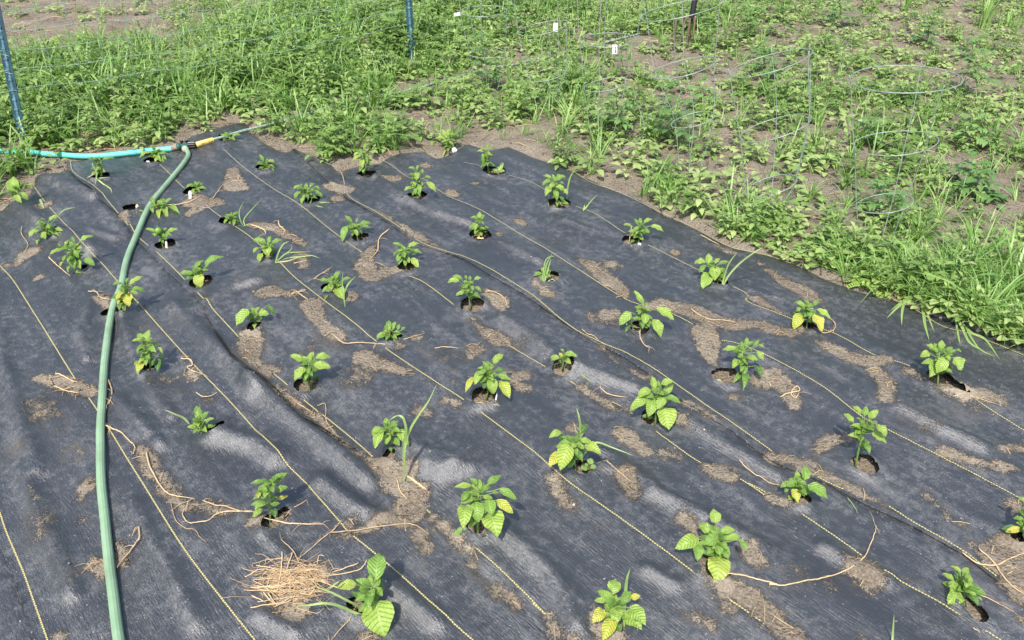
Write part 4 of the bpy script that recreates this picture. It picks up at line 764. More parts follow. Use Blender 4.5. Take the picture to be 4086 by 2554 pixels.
# ------------------------------------------------------------------ dry stalks, straws and roots on the cloth
STALK = '''23,33|long curved dry root lying right of the star-shaped pepper plant|1930,940 2000,945 2110,960 2200,985 2376,1030|180,1030 320,1038 500,1000 650,975 800,930 980,820 1050,690 1085,600 1100,545 1088,512|15
22,33|kinked dry stem running down to the small pepper plant with the broad leaf|2050,1370 2100,1430 2190,1500|100,100 190,160 270,180|10
22|short curved pale twig on the narrow soil strip left of the tall centre-right plant|850,745 900,795 960,815 1082,832||11
22|bright yellow straw pointing down right, just below the large pale pepper plant|905,1380 980,1445 1118,1565||10
22|wavy dry root beside the overlap above the tiny pepper plant|695,245 740,285 800,305 840,345 900,385||9
22|orange curved stem hanging from the pepper plant with four outstretched leaves|1220,190 1200,240 1195,290 1210,345 1240,385 1278,412||12
22|long pale twig lying on the widest soil streak at the upper right|1635,70 1700,120 1800,162 1900,165 2012,185||11
12|sharply bent straw crossing a guide line at the low dense pepper plant|705,285 800,365 950,360 1100,370 1230,372 1350,325 1500,280||11
12|short yellow straw in the middle of the fabric|1588,410 1680,400 1790,410||9
12|straight pale straw lying in the soil of the overlap|380,870 530,965||11
12|hooked grey root curling down from a soil heap on the overlap|575,905 640,890 648,960 645,1000 665,1060 700,1110 762,1182||9
03|flat grey dried leaf standing out beside the thick hose|1197,535 1203,630 1155,700 1110,760 1060,820 1010,890||20
02|dry root running from the thick hose over the guide line|888,1065 960,1100 1050,1140 1120,1210 1160,1250 1150,1320||14
03|golden root snaking down through the dirt below the hose crossing|1262,-110 1285,0 1330,90 1400,200 1480,260 1680,300||15
03|dry stem leading into the basil-like pepper plant from the left|1750,310 1850,350 1950,360 2080,400 2250,410||14
03|yellow looped root left of the basil-like pepper plant|2160,400 1900,415 1800,478 1720,492 1640,502 1600,480 1572,420 1600,375||12
03|thin grey root ending in a ragged tip on bare fabric|1470,330 1510,470 1590,545 1680,560 1720,620 1782,672||9
02|pale straw on the soil left of the thick hose, upper one|480,630 520,638 600,680 670,705||12
02|pale straw on the soil left of the thick hose, lower one|470,735 560,775 672,797||12
02|brown curved twig hugging the right side of the thick hose|935,680 965,780 950,860 925,895||13
02|frayed tuft of dry root crossing the middle guide line|1560,500 1640,510 1655,555 1615,570 1650,600 1740,635||12
02|thin arched root just above the low rosette pepper plant|1688,790 1740,825 1810,822 1878,785||8
13|long thin stalk running from a guide line down to the straw pile|765,500 720,560 600,650 500,740 405,815||10
13|long brown stalk lying across the soil drift at the bottom|690,585 900,570 1100,535 1300,512 1420,522 1535,602||12
13|thick pale straw at the foot of the basil-like pepper plant|180,475 300,505 450,512 617,512||15
13|pair of yellow straws on the soil under the tallest grass stalk|1335,95 1400,140 1500,215||15
13|crossed dry stems right of the basil-like pepper plant|300,445 350,390 420,345 485,303||11
13|root hanging along the overlap at the bottom centre|1258,120 1290,230 1345,295||11
13|dry stem leaving the frame below the huge-leaved pepper plant|890,1250 850,1340 770,1420 680,1530||13
11|pale dry stem curving up from the soil in the middle distance|1192,680 1110,760 1095,860 1040,930||11
11|grey stick lying left of the round-leaved pepper plant|545,1108 620,1060 705,1005||13
11|curved root right of the round black hole|1990,1215 2100,1222 2190,1280 2218,1360||11
11|dry twig on the soil left of the wide guide line|350,1238 410,1220 475,1205||14
11|short dry twig with a knot below the previous twig|395,1215 440,1250 495,1288||13
01|brown stem at the left edge above a patch of soil|190,655 185,720 240,810 215,870||9
01|dry stalk bent over the soil left of the thick hose|760,1215 830,1222 870,1270 975,1288||11
01|straw spread at the left foot of the tallest left plant|420,920 480,980 540,1030 605,1082||11
01|thin stalk linking the thick hose with the small plant beside the white marker|1340,468 1500,470 1640,440 1750,378||9
01|two-forked twig on the soil by the white marker|1835,415 1875,360 1918,298||10
11|orange curled leaf sheath on the long soil smear|240,608 250,650 295,690 280,725||14
11|pale dead leaf on the left end of the long soil smear|0,640 70,665 120,690 132,722||14
32|brown looped stem right of the pepper plant with two yellow leaves|700,145 750,205 740,245 700,270 640,275 560,232||12
32|pale straw arching over the triangular tear|1760,826 1850,805 1920,820 2180,905||10
32|tangled orange root ball on a soil patch|275,830 340,800 440,775 420,735 380,770 370,810 410,835 440,790||11
33|dry stem running along the overlap into the soil at the right edge|1845,760 1970,850 2130,868 2250,810 2400,755||15
33|thick golden stem crossing the soil at the right edge downwards|1990,730 2100,830 2180,940 2280,1050 2400,1130||14
33|straight straw leaving the small pale pepper plant to the right|1960,1110 2120,1180 2295,1278||10
33|single green grass clipping lying on clean fabric|852,290 900,345 942,418||9
21|yellow straw bent over the white-marked pepper plant|1125,650 1110,740 1103,805||10
12|pair of crossed straws in the hole with the narrow-leaved plant|1915,875 1985,885 2130,903||10
03|small pale splinter on the fabric left of the thick hose|780,855 832,845||12
21|thin straw laid along the outer guide line|1718,728 1800,775 1880,815||8
13|golden stem crossing the top of the straw pile|265,650 370,750 420,850 520,930 575,1030||11
33|short pale splinter in the lower right corner|1930,1405 2000,1452||9'''
def dry(mb, P, w, ti):
    P = smooth_line(P, 7); n = len(P); k = np.arange(n); P = P+np.stack([fbm(k*.6, k*0+w*1000, 2, 5)*.002, fbm(k*.6+50, k*0, 2, 6)*.002, np.abs(fbm(k*.3, k*0, 2, 7))*.004], -1)
    R = w*.5*np.interp(np.linspace(0, 1, n), [0, .1, .8, 1], [.8, 1, .8, .35])*(1+.15*fbm(k*1.3, k*0, 2, 8)); v, f = tube(P, R, 6); mb.add(v, f, ti)
for row in STALK.strip().split('\n'):
    keys, lab, p1, p2, w = [q for q in row.split('|')]
    ks = keys.split(','); px = [cc(ks[0], *map(float, q.split(','))) for q in p1.split()]
    if p2: px += [cc(ks[1], *map(float, q.split(','))) for q in p2.split()]
    w = float(w); P0 = gp(*px[0]); wm = w*dep_scale(P0)*1.0; P = gpm(px, wm*.5+.006)
    mb = MB(); grn = 'green grass clipping' in lab
    flatleaf = 'flat grey' in lab
    dry(mb, P, wm*.88, rng.uniform(.35, .9) if 'grey' not in lab and 'brown' not in lab else rng.uniform(.2, .4))
    if not grn and w > 9:
        for _ in range(rng.integers(3, 8)):
            i = rng.integers(0, len(P)); d = rng.normal(0, 1, 3)*[.018, .018, .002]; q = P[i]
            E_ = q+d; E_[2] = float(surf(E_[0], E_[1])[0])+.005; dry(mb, np.array([q, (q+E_)/2+[0, 0, .004], E_]), wm*.28, .45)
    if 'pair' in lab:
        dry(mb, P+np.array([.006, -.004, .003]), wm*.9, .9)
    o = mb.build('dry_stalk', m_grass if grn else m_straw, None, origin=P[0]); o.location = P[0]; tag(o, lab, 'dry stalk')
# the straw pile
mb = MB()
for i in range(260):
    a = rng.normal(0, 1, 2); c = np.array([370+a[0]*165, 1000+a[1]*95]); ang_ = rng.normal(-.3, .6); L = rng.uniform(15, 200)
    dx, dy = math.cos(ang_)*L, math.sin(ang_)*L*.55; bnd = rng.normal(0, 28)
    px = [cc('13', c[0]-dx, c[1]-dy), cc('13', c[0]+bnd*.4, c[1]+bnd), cc('13', c[0]+dx, c[1]+dy)]
    hgt = .010*math.exp(-(a@a)/2)*rng.uniform(.1, 1); P = gpm(px, .004); P[:, 2] += hgt*np.array([.5, 1, .5])
    dry(mb, P, rng.uniform(.0008, .0024), rng.uniform(0, .8))
for s_ in ('20,1000 130,1060 240,1160', '270,750 265,900 230,1075', '360,755 320,880 290,970', '0,1235 150,1210 310,1195', '50,870 200,900 400,960', '1000,825 950,900 800,940 600,960', '930,850 800,900 700,930', '150,1110 190,1170 230,1220', '110,1100 170,1180', '130,1130 200,1200', '0,1060 200,1050 400,1010', '10,1130 130,1190', '350,1170 200,1230'):
    px = [cc('13', *map(float, q.split(','))) for q in s_.split()]; dry(mb, gpm(px, .010), .0030, rng.uniform(.3, .9))
G = gp(*cc('13', 380, 1000)); o = mb.build('straw_pile', m_straw, None, origin=G); o.location = G; tag(o, 'loose pile of golden straw on the fabric, left of the huge-leaved pepper plant', 'straw pile')
# ------------------------------------------------------------------ white plant markers, scrap, pebbles
MARK = '''01|1640,425|1635,345|24|white plastic plant marker upright in the hole of the small low pepper plant|0
01|1437,860|1430,780|16|thin white marker in front of the small pepper plant with the round fruit|0
12|2105,890|2125,795|14|white pointed marker tilted in the hole of the narrow-leaved pepper plant|0
21|1192,838|1192,795|28|pale blue-white marker at the foot of the wide-spread pepper plant on the right|0
01|1285,108|1268,88|24|pinkish white marker in the hole in front of the turquoise hose|0
22|1092,240|1078,190|10|small white marker left of the pepper plant with four outstretched leaves|0'''
for row in MARK.strip().split('\n'):
    key, b, tpp, w, lab, _ = row.split('|'); B = gp(*cc(key, *map(float, b.split(',')))); pl = Plane(B); T = pl.at(*cc(key, *map(float, tpp.split(','))))
    w = float(w)*dep_scale(B); r = np.array([pl.n[1], -pl.n[0], 0])*w/2; dn = pl.n*.0007; d = T-B
    out = [B-r-d*.2, B+r-d*.2, B+r+d*.85, B+d, B-r+d*.85] if 'pointed' not in lab else [B-r-d*.2, B+r-d*.2, B+r*.8+d*.7, B+d, B-r*.8+d*.7]
    V = [p_-dn for p_ in out]+[p_+dn for p_ in out]; F = [(0, 1, 2, 3, 4), (9, 8, 7, 6, 5)]+[(i, 5+i, 5+(i+1) % 5, (i+1) % 5) for i in range(5)]
    o = mesh_obj('plant_marker', np.array(V)-B, F, m_white, None, False); o.location = B; tag(o, lab, 'plant marker')
def rock(c, r, seed, n=8, flatz=.6):
    V = []; rs = np.random.default_rng(seed)
    for i in range(5):
        ph = math.pi*(i+.0)/4
        for j in range(n):
            th = 2*math.pi*j/n; k_ = r*(1+.25*rs.uniform(-1, 1)); V.append([c[0]+k_*math.sin(ph)*math.cos(th), c[1]+k_*math.sin(ph)*math.sin(th), c[2]+k_*flatz*math.cos(ph)])
    return V, [(i*n+j, i*n+(j+1) % n, (i+1)*n+(j+1) % n, (i+1)*n+j) for i in range(4) for j in range(n)]
G = gp(*cc('10', 1757, 1312)); mb = MB(); mb.add(*rock(G+[0, 0, .012], .016, 3, 9, .9)); o = mb.build('paper_scrap', m_white, None, False, origin=G); o.location = G
tag(o, 'crumpled white scrap on the soil between the fabric pieces at the far edge', 'paper scrap')
PB = [('32', 550, 1270-1200+0, 9), ('22', 1750, 1110, 8), ('22', 1735, 372, 10), ('22', 1728, 392, 9), ('23', 1818, 1152, 7), ('23', 625, 345, 12), ('12', 2083, 255, 6), ('12', 1522, 935, 6), ('33', 1833, 462, 5), ('02', 2190, 618, 6), ('13', 1435, 962, 4), ('12', 32, 615, 6), ('12', 870, 705, 4), ('03', 1018, 792, 4), ('22', 1330, 328, 6)]
for i, (key, x, y, r) in enumerate(PB):
    G = gp(*cc(key, x, y), lift=.002); rr = r*dep_scale(G); mb = MB(); mb.add(*rock((0, 0, 0), rr, 40+i, 8, .6))
    o = mb.build('pebble', m_pebble); o.location = G; tag(o, 'small pale pebble lying on the soil and fabric', 'pebble', 'pale pebbles scattered over the fabric')
# ------------------------------------------------------------------ hoses
def faceted_hose(P, r, n, name, m, smooth=False, ribs=0.0):
    a_n = n*2 if ribs else n
    L = smooth_line(P, 10); d = np.r_[0, np.cumsum(np.linalg.norm(np.diff(L, axis=0), axis=1))]; s = np.arange(0, d[-1], .015)
    L = np.stack([np.interp(s, d, L[:, i]) for i in range(3)], -1); v, f = tube(L, r, n); return v, f, L
def lay(px, r):
    z = gpm(px, r*1.02); 
    # a hose bridges small dips: smooth its height
    P = smooth_line(z, 8); zz = P[:, 2].copy(); k = 9; pad = np.pad(zz, k, 'edge'); zz = np.maximum(zz, np.convolve(pad, np.ones(2*k+1)/(2*k+1), 'valid')); P[:, 2] = zz
    return P
R1 = .0125
hp = [('03', 1105, 1760), ('03', 1060, 1640)]+[('03', x, y) for x, y in ((1025, 1510), (985, 1200), (938, 800), (902, 450), (874, 180), (868, 0))]+[('02', x, y) for x, y in ((867, 1300), (869, 1100), (884, 800), (905, 500), (948, 200), (984, 20))]+\
     [('01', x, y) for x, y in ((1042, 1180), (1090, 950), (1172, 740), (1260, 540), (1330, 420), (1480, 240), (1590, 105))]
SP0 = gp(*cc('00', 1595, 1272), lift=.022)
P = lay([cc(*q) for q in hp], R1); EL = [gp(*cc('00', x, y), lift=l_) for x, y, l_ in ((1622, 1345, .013), (1618, 1308, .017), (1598, 1286, .021))]
P = np.vstack([P, EL])
root = empty('garden_hose', P[40], 'thick sage green ribbed garden hose running from the splitter down over the fabric', 'garden hose')
O0 = P[40].copy(); v, f, L = faceted_hose(P[1:], R1, 12, '', None); mb = MB(); mb.add(v, f); mb.build('hose_tube', m_hose, root, False, origin=O0)
v, f = tube([L[-1]-(L[-1]-L[-4])*.2, L[-1]+(L[-1]-L[-3])*.35], [.0165, .0175], 14); mb = MB(); mb.add(v, f)
v, f = tube([L[-1]+(L[-1]-L[-3])*.35, L[-1]+(L[-1]-L[-3])*.6], [.014, .0145], 14); mb.add(v, f); mb.build('hose_coupling', m_beige, root, True, origin=O0)
# turquoise hose from the left
tq = [('00', -700, 1300), ('00', -250, 1300), ('00', 0, 1308), ('00', 250, 1322), ('00', 500, 1340), ('00', 800, 1352), ('00', 1100, 1322), ('00', 1300, 1298), ('00', 1500, 1280)]
P = lay([cc(*q) for q in tq], .0142); P[-1, 2] = SP0[2]-.002; P[:, 2] += .004*np.exp(-((np.arange(len(P))-30)/14.)**2)
O0 = P[20].copy(); root = empty('garden_hose', O0, 'bright turquoise garden hose coming in from the left edge to the splitter', 'garden hose')
v, f, L = faceted_hose(P, .0142, 18, '', None); mb = MB(); mb.add(v, f); mb.build('hose_tube', m_teal, root, True, origin=O0)
d = nrm(L[-1]-L[-3]); v, f = tube([L[-1]-d*.004, L[-1]+d*.020, L[-1]+d*.021, L[-1]+d*.027], [.0158, .0158, .0172, .0172], 16); mb = MB(); mb.add(v, f); mb.build('hose_coupling', m_tan, root, True, origin=O0)
TE = L[-1]+d*.027
# thin dusty hose to the right
th = [('00', 1835, 1208), ('00', 1960, 1172), ('00', 2120, 1125), ('00', 2376, 1068), ('10', 270, 1050), ('10', 420, 1005), ('10', 600, 955), ('10', 800, 888), ('10', 950, 852), ('10', 1070, 830), ('10', 1200, 818), ('10', 1350, 788), ('10', 1500, 745), ('10', 1660, 695), ('10', 1850, 655), ('10', 2000, 612), ('10', 2160, 575),
      ('20', 140, 555), ('20', 280, 520), ('20', 400, 495), ('20', 600, 440), ('20', 850, 380), ('20', 1050, 330), ('20', 1200, 290)]
P = lay([cc(*q) for q in th], .0082); P[:, 2] += .002
O0 = P[30].copy(); root = empty('garden_hose', O0, 'thin dusty grey-green hose running right from the yellow sleeve into the weeds', 'garden hose')
v, f, L = faceted_hose(P, .0082, 14, '', None); mb = MB(); mb.add(v, f); mb.build('hose_tube', m_hose_old, root, True, origin=O0)
# yellow sleeve with lettering round the thin hose
A = gp(*cc('00', 1690, 1248), lift=.017); B = gp(*cc('00', 1838, 1205), lift=.0135); d = nrm(B-A); O0 = (A+B)/2; pl = Plane(O0)
root = empty('hose_sleeve', O0, 'yellow printed sleeve round the end of the thin hose, right of the splitter', 'hose sleeve')
v, f = tube([A, A+d*.001, B-d*.001, B], [.0135, .0142, .0142, .0135], 24); mb = MB(); mb.add(v, f); mb.build('sleeve', m_yel, root, True, origin=O0)
cu = bpy.data.curves.new('text_curve', 'FONT'); cu.body = 'WaterWorks'; cu.size = .016; cu.align_x = 'CENTER'; cu.align_y = 'CENTER'; cu.extrude = .0
to = bpy.data.objects.new('text_curve', cu); S.collection.objects.link(to)
dg = bpy.context.evaluated_depsgraph_get(); me = bpy.data.meshes.new_from_object(to.evaluated_get(dg)); bpy.data.objects.remove(to)
co = np.array([v.co[:] for v in me.vertices]); ln = np.linalg.norm(B-A); sc_ = ln*.84/(np.ptp(co[:, 0])+1e-9)
vw = nrm(CO-O0); side_ = nrm(np.cross(d, vw)); up_ = nrm(np.cross(side_, d)); up_ = up_ if up_@vw > 0 else -up_
lat = nrm(np.cross(up_, d))
V = []
for x, y, z in co:
    a = (y*sc_*1.15-.0035)/.0142; V.append(d*(x*sc_)+.01455*(math.cos(a)*up_+math.sin(a)*lat))
me.vertices.foreach_set('co', np.array(V, np.float32).ravel()); me.update(); me.materials.append(m_ink)
lt_ = bpy.data.objects.new('lettering', me); link(lt_, root)
# black and green splitter
root = empty('hose_splitter', SP0, 'dark green two-way hose splitter with black knobs where the three hoses meet', 'hose splitter')
A = TE; B = gp(*cc('00', 1690, 1248), lift=.018)-d*.002; dd = nrm(B-A); Ls = np.linalg.norm(B-A)
v, f = tube([A, A+dd*.014, A+dd*.016, A+dd*Ls*.40, A+dd*Ls*.6], [.0175, .0185, .014, .015, .017], 16); mb = MB(); mb.add(v, f)
c2 = EL[-1]; mid = A+dd*Ls*.36; v, f = tube([mid, (mid+c2)/2, c2+(mid-c2)*.2], [.013, .0135, .0145], 12); mb.add(v, f); mb.build('valve_body', m_dgreen, root, True, origin=SP0)
# ribbed collar
ca = A+dd*Ls*.60; mb = MB(); m_ = 28; V = []; X_ = nrm(np.cross(dd, [0, 0, 1])); Y_ = np.cross(X_, dd)
for q_, rr in ((0, .0165), (.05, .0195), (.95, .0185), (1, .015)):
    for j in range(m_):
        a = 2*math.pi*j/m_; r_ = rr*(1+(.09 if (j//2) % 2 else -.04)); V.append(ca+dd*Ls*.40*q_+r_*(math.cos(a)*X_+math.sin(a)*Y_))
F = [(i*m_+j, i*m_+(j+1) % m_, (i+1)*m_+(j+1) % m_, (i+1)*m_+j) for i in range(3) for j in range(m_)]+[tuple(range(m_))[::-1], tuple(3*m_+j for j in range(m_))]
mb.add(V, F); mb.build('collar', m_black, root, False, origin=SP0)
for q_ in (.24, .52):
    c0 = A+dd*Ls*q_; u_ = nrm(np.array([0, 0, 1])+.45*pl.n*0+np.array([0, .5, 0])); v, f = tube([c0+u_*.012, c0+u_*.021, c0+u_*.022, c0+u_*.030], [.006, .006, .0095, .0095], 12); mb = MB(); mb.add(v, f); mb.build('knob', m_black, root, True, origin=SP0)
# ------------------------------------------------------------------ steel T posts
def tpost(bpx, tpx, H, label, depth_t=0.0):
    B = gp(*bpx, lift=-.02); plp = Plane(B); T = plp.at(*tpx, depth=depth_t); ax = nrm(T-B); T = B+ax*H
    root = empty('fence_post', B, label, 'fence post', 'steel fence posts'); X_ = nrm(np.cross(ax, [0, 1, .0])); Y_ = nrm(np.cross(ax, X_)); Y_ = Y_ if Y_@np.array([0, -1, 0]) > 0 else -Y_
    def prism(sec, z0, z1, m, nm, par):
        V = [B+ax*z+X_*x+Y_*y-B for z in (z0, z1) for x, y in sec]; n = len(sec)
        F = [(i, (i+1) % n, n+(i+1) % n, n+i) for i in range(n)]+[tuple(range(n))[::-1], tuple(range(n, 2*n))]
        return mesh_obj(nm, V, F, m, par, False)
    a, th_, sl_ = .024, .0035, .028
    prism([(-a, 0), (-a, -th_), (-.003, -th_-.001), (-.003, -sl_), (.003, -sl_), (.003, -th_-.001), (a, -th_), (a, 0), (.006, .0012), (-.006, .0012)], -.02, H, m_post, 'shaft', root)
    prism([(-.0065, .0014), (.0065, .0014), (.005, .003), (-.005, .003)], 0, H*.999, m_postl, 'worn_ridge', root)
    V = []; F = []; n0 = 0
    z = .05
    while z < H-.03:
        for x0, x1, y0, y1, z0, z1 in ((-.009, .009, .002, .0075, z, z+.009),):
            V += [ax*zz+X_*x+Y_*y for zz in (z0, z1) for x, y in ((x0, y0), (x1, y0), (x1, y1), (x0, y1))]
            F += [tuple(i+n0 for i in q) for q in ((0, 1, 2, 3), (4, 5, 6, 7), (0, 1, 5, 4), (1, 2, 6, 5), (2, 3, 7, 6), (3, 0, 4, 7))]; n0 += 8
        z += .053
    mesh_obj('studs', V, F, m_postl, root, False)
    return root, B, ax, X_, Y_
r1, PB1, ax1, PX1, PY1 = tpost(cc('00', 212, 1275), cc('00', 10, 300), 1.35, 'leaning blue-green steel fence post at the left edge, standing in the weeds')
r2, PB2, ax2, PX2, PY2 = tpost(cc('10', 1396, 532), cc('10', 1362, 20), 1.35, 'upright blue-green steel fence post left of the wire cages')
def clip_wire(root, B, ax, X_, Y_, z):
    a = np.linspace(0, 2*math.pi, 14); P = np.array([ax*(z+.004*math.sin(t_*1.5))+X_*.026*math.cos(t_)+Y_*(.018*math.sin(t_)-.012) for t_ in a]); v, f = tube(P, .0013, 5); mb = MB(); mb.add(v, f)
    mb.build('wire_clip', m_wire, root, True)
plA = Plane(PB1)
for px in ((60, 478), (95, 632), (128, 775)):
    q = plA.at(*cc('00', *px)); clip_wire(r1, PB1, ax1, PX1, PY1, float((q-PB1)@ax1))
clip_wire(r2, PB2, ax2, PX2, PY2, float((Plane(PB2).at(*cc('10', 1360, 65))-PB2)@ax2))
# ------------------------------------------------------------------ wire fence between the posts
zs1 = [float((plA.at(*cc('00', x, y))-PB1)@ax1) for x, y in ((128, 775), (95, 632), (60, 478), (30, 375), (5, 275))]
z2 = [float((Plane(PB2).at(*cc('10', 1385, y))-PB2)@ax2) for y in (205, 132, 62, 12)]
print('wire heights', np.round(zs1, 2), np.round(z2, 2))
mb = MB(); dirp = nrm(PB2-PB1); LB = np.linalg.norm((PB2-PB1)[:2])
def fence_pt(u, h): # u metres along from post 1
    q = u/LB; base_ = PB1*(1-q)+PB2*q; lean = ax1*(1-q)+ax2*q; return base_+lean*h
hs0 = [.10+.0*i for i in range(1)]
hts = [.20, .30, .40, .50, .60, .72, .86, 1.0]; hA = zs1[0]; hB = z2[0]
for i, h in enumerate(hts):
    us = np.arange(-1.8, LB+.01, .05); q = np.clip(us/LB, 0, 1); h1 = hA+(h-.20)*1.0; h2 = hB+(h-.20)*1.0
    P = np.array([fence_pt(u, h1*(1-qq)+h2*qq-.035*math.sin(math.pi*qq)+.006*math.sin(u*11+i)) for u, qq in zip(us, q)]); P[:, 1] -= .01
    v, f = tube(P, .0016, 4, False); mb.add(v, f)
u = -1.75; k = 0
while u < LB:
    qq = min(max(u/LB, 0), 1); lo_ = hA*(1-qq)+hB*qq-.035*math.sin(math.pi*qq)
    P = np.array([fence_pt(u+.012*math.sin(h*9+k), lo_+h) for h in np.linspace(-.0, .8, 12)]); P[:, 1] -= .012
    v, f = tube(P, .0013, 4, False); mb.add(v, f); u += .15; k += 1
O0 = PB1.copy(); o = mb.build('wire_fence', m_fwire, None, True, origin=O0); o.location = O0; tag(o, 'thin green welded wire fence strung from the left post to the upright post', 'wire fence')
# ------------------------------------------------------------------ tomato cages
def cage(base, rings, legs, label, foot=None):
    """rings: (px, py, half width px, tilt px over the width); legs: angles"""
    B = gp(*base, lift=-.01); plc = Plane(B); RT = np.array([plc.n[1], -plc.n[0], 0])
    if RT[0] < 0: RT = -RT
    root = empty('tomato_cage', B, label, 'tomato cage', 'wire tomato cages'); Rg = []
    for (x, y, hw, tl) in rings:
        C = plc.at(x, y); r = hw/FP*(C[1]*cp+(CAMH-C[2])*sp); E1_ = plc.at(x+hw, y-tl)-C; E1_ = nrm(E1_)*r; E2_ = plc.n*r+np.array([0, 0, -.02*tl/40*r]); Rg.append((C, E1_, E2_, r))
    order = sorted(Rg, key=lambda q: -q[0][2])
    for C, e1, e2, r in order:
        a = np.linspace(0, 2*math.pi, 49); wob = 1+.02*np.sin(3*a+r*40); P = C+np.cos(a)[:, None]*e1*wob[:, None]+np.sin(a)[:, None]*e2*wob[:, None]
        v, f = tube(P, .0020, 6, False); mb = MB(); mb.add(v, f); mb.build('ring', m_cage, root, True, origin=B)
    for a in legs:
        P = [C+math.cos(a)*e1+math.sin(a)*e2 for C, e1, e2, r in order]; last = order[-1]
        ft = B+(math.cos(a)*RT+math.sin(a)*plc.n)*.045; ft[2] = B[2]-.02
        top = P[0]+(P[0]-P[1])*.03; P = smooth_line([top]+P+[ft], 6); P = P+np.stack([.002*np.sin(np.arange(len(P))*.7+a), 0*P[:, 0], 0*P[:, 0]], -1)
        v, f = tube(P, .0018, 6); mb = MB(); mb.add(v, f); mb.build('leg', m_cage, root, True, origin=B)
    return B, order, plc
CG = {}
CG['A'] = cage((1948, 388), [(1935, -150, 112, 0), (1928, 44, 95, 3), (1944, 211, 74, 2)], [0.15, 2.2, 3.5, 4.6], 'leftmost wire tomato cage, with a white tag on the left of its upper ring')
CG['B'] = cage((2168, 452), [(2155, -110, 122, 18), (2165, 112, 102, 20), (2183, 298, 80, 18)], [2.9, 4.95, 5.35, .3], 'wire tomato cage with a white tag hanging beside its middle legs')
CG['C'] = cage((2400, 590), [(2440, -60, 140, 10), (2426, 159, 112, 2), (2415, 338, 84, 14)], [3.3, .15, 1.9, 4.6], 'wire tomato cage with a barcode tag at the front of its ring')
CG['D'] = cage((2750, 715), [(2717, 38, 163, 32), (2726, 270, 130, 28), (2765, 478, 85, 18)], [2.7, .35, 4.6, 1.6], 'wire tomato cage in front of the garden fork')
CG['E'] = cage((3080, 835), [(3072, 252, 160, 40), (3093, 511, 137, 34), (3078, 740, 100, 22)], [3.25, 5.9, .4, 1.6], 'large tilted wire tomato cage between the fork cage and the nearest cage')
CG['F'] = cage((3500, 995), [(3608, 314, 203, -8), (3573, 570, 152, 4), (3530, 811, 104, 6)], [3.45, 1.35, 5.5], 'nearest and widest wire tomato cage at the right, full of weeds')
# curved loose wire piece
P = gpm([cc('20', *q) for q in ((1115, 905), (1150, 980), (1200, 1080), (1228, 1150), (1215, 1210), (1150, 1255), (1060, 1290), (1000, 1310))], .01); P[:, 2] += np.array([.12, .09, .06, .04, .03, .015, .0, .0]); P = smooth_line(P, 6)
v, f = tube(P, .0021, 6); mb = MB(); mb.add(v, f); o = mb.build('loose_wire', m_wire, None, origin=P[0]); o.location = P[0]; tag(o, 'curved pale wire end bent over the ground below the barcode tag', 'wire')
# white tags
def tagcard(c, w, h, label, bars, plc, lean=0.0, rot=0.0):
    C = plc.at(*c, depth=-.11) if bars == 1 else plc.at(*c, depth=-.03); sc_ = (C[1]*cp+(CAMH-C[2])*sp)/FP; w *= sc_; h *= sc_
    RT = nrm(np.array([plc.n[1], -plc.n[0], 0])); RT = RT if RT[0] > 0 else -RT; UP = np.array([0, 0, 1.0])+lean*RT; UP = nrm(UP); c_, s_ = math.cos(rot), math.sin(rot); RR = RT*c_+UP*s_; UU = UP*c_-RT*s_
    root = empty('price_tag', C, label, 'price tag'); sec = []
    V = []; n = 5
    for k_ in (-.0006, .0006):
        for i in range(n):
            t_ = i/(n-1)-.5
            for s__ in (-.5, .5): V.append(RR*w*s__+UU*h*t_+plc.n*(k_+.05*h*(4*t_*t_)))
    F = []; m_ = 2*n
    for i in range(n-1): F += [(2*i, 2*i+1, 2*i+3, 2*i+2), (m_+2*i, m_+2*i+2, m_+2*i+3, m_+2*i+1), (2*i, 2*i+2, m_+2*i+2, m_+2*i), (2*i+1, m_+2*i+1, m_+2*i+3, 2*i+3)]
    F += [(0, m_, m_+1, 1), (2*n-2, 2*n-1, m_+2*n-1, m_+2*n-2)]
    mesh_obj('card', V, F, m_white, root, False)
    if bars:
        V = []; F = []; y = -.32; rs = random.Random(5); x0, x1 = (.02, .34) if bars == 1 else (-.1, .12); dark = bars == 1
        while y < .2:
            bh = rs.choice([.012, .02, .035]); 
            if dark or rs.random() < .4:
                n0 = len(V)
                for yy in (y, y+bh):
                    for xx in (x0, x1): V.append(RR*w*xx+UU*h*yy+plc.n*(-.0018+.05*h*(4*yy*yy)))
                F.append((n0, n0+1, n0+3, n0+2))
            y += bh+rs.choice([.012, .02, .03])
        mesh_obj('barcode', V, F, m_ink, root, False)
tagcard((2000+979*K, 427*K), 19, 36, 'white barcode tag hanging from the front of a cage ring', 1, CG['C'][2], -.06)
tagcard((2000+468*K, 237*K), 18, 33, 'white tag hanging beside the double legs of a cage', 2, CG['B'][2], .04)
tagcard((1000+1780*K, 124*K), 25, 12, 'small crumpled white tag at the left of the leftmost cage ring', 0, CG['A'][2], 0, .15)
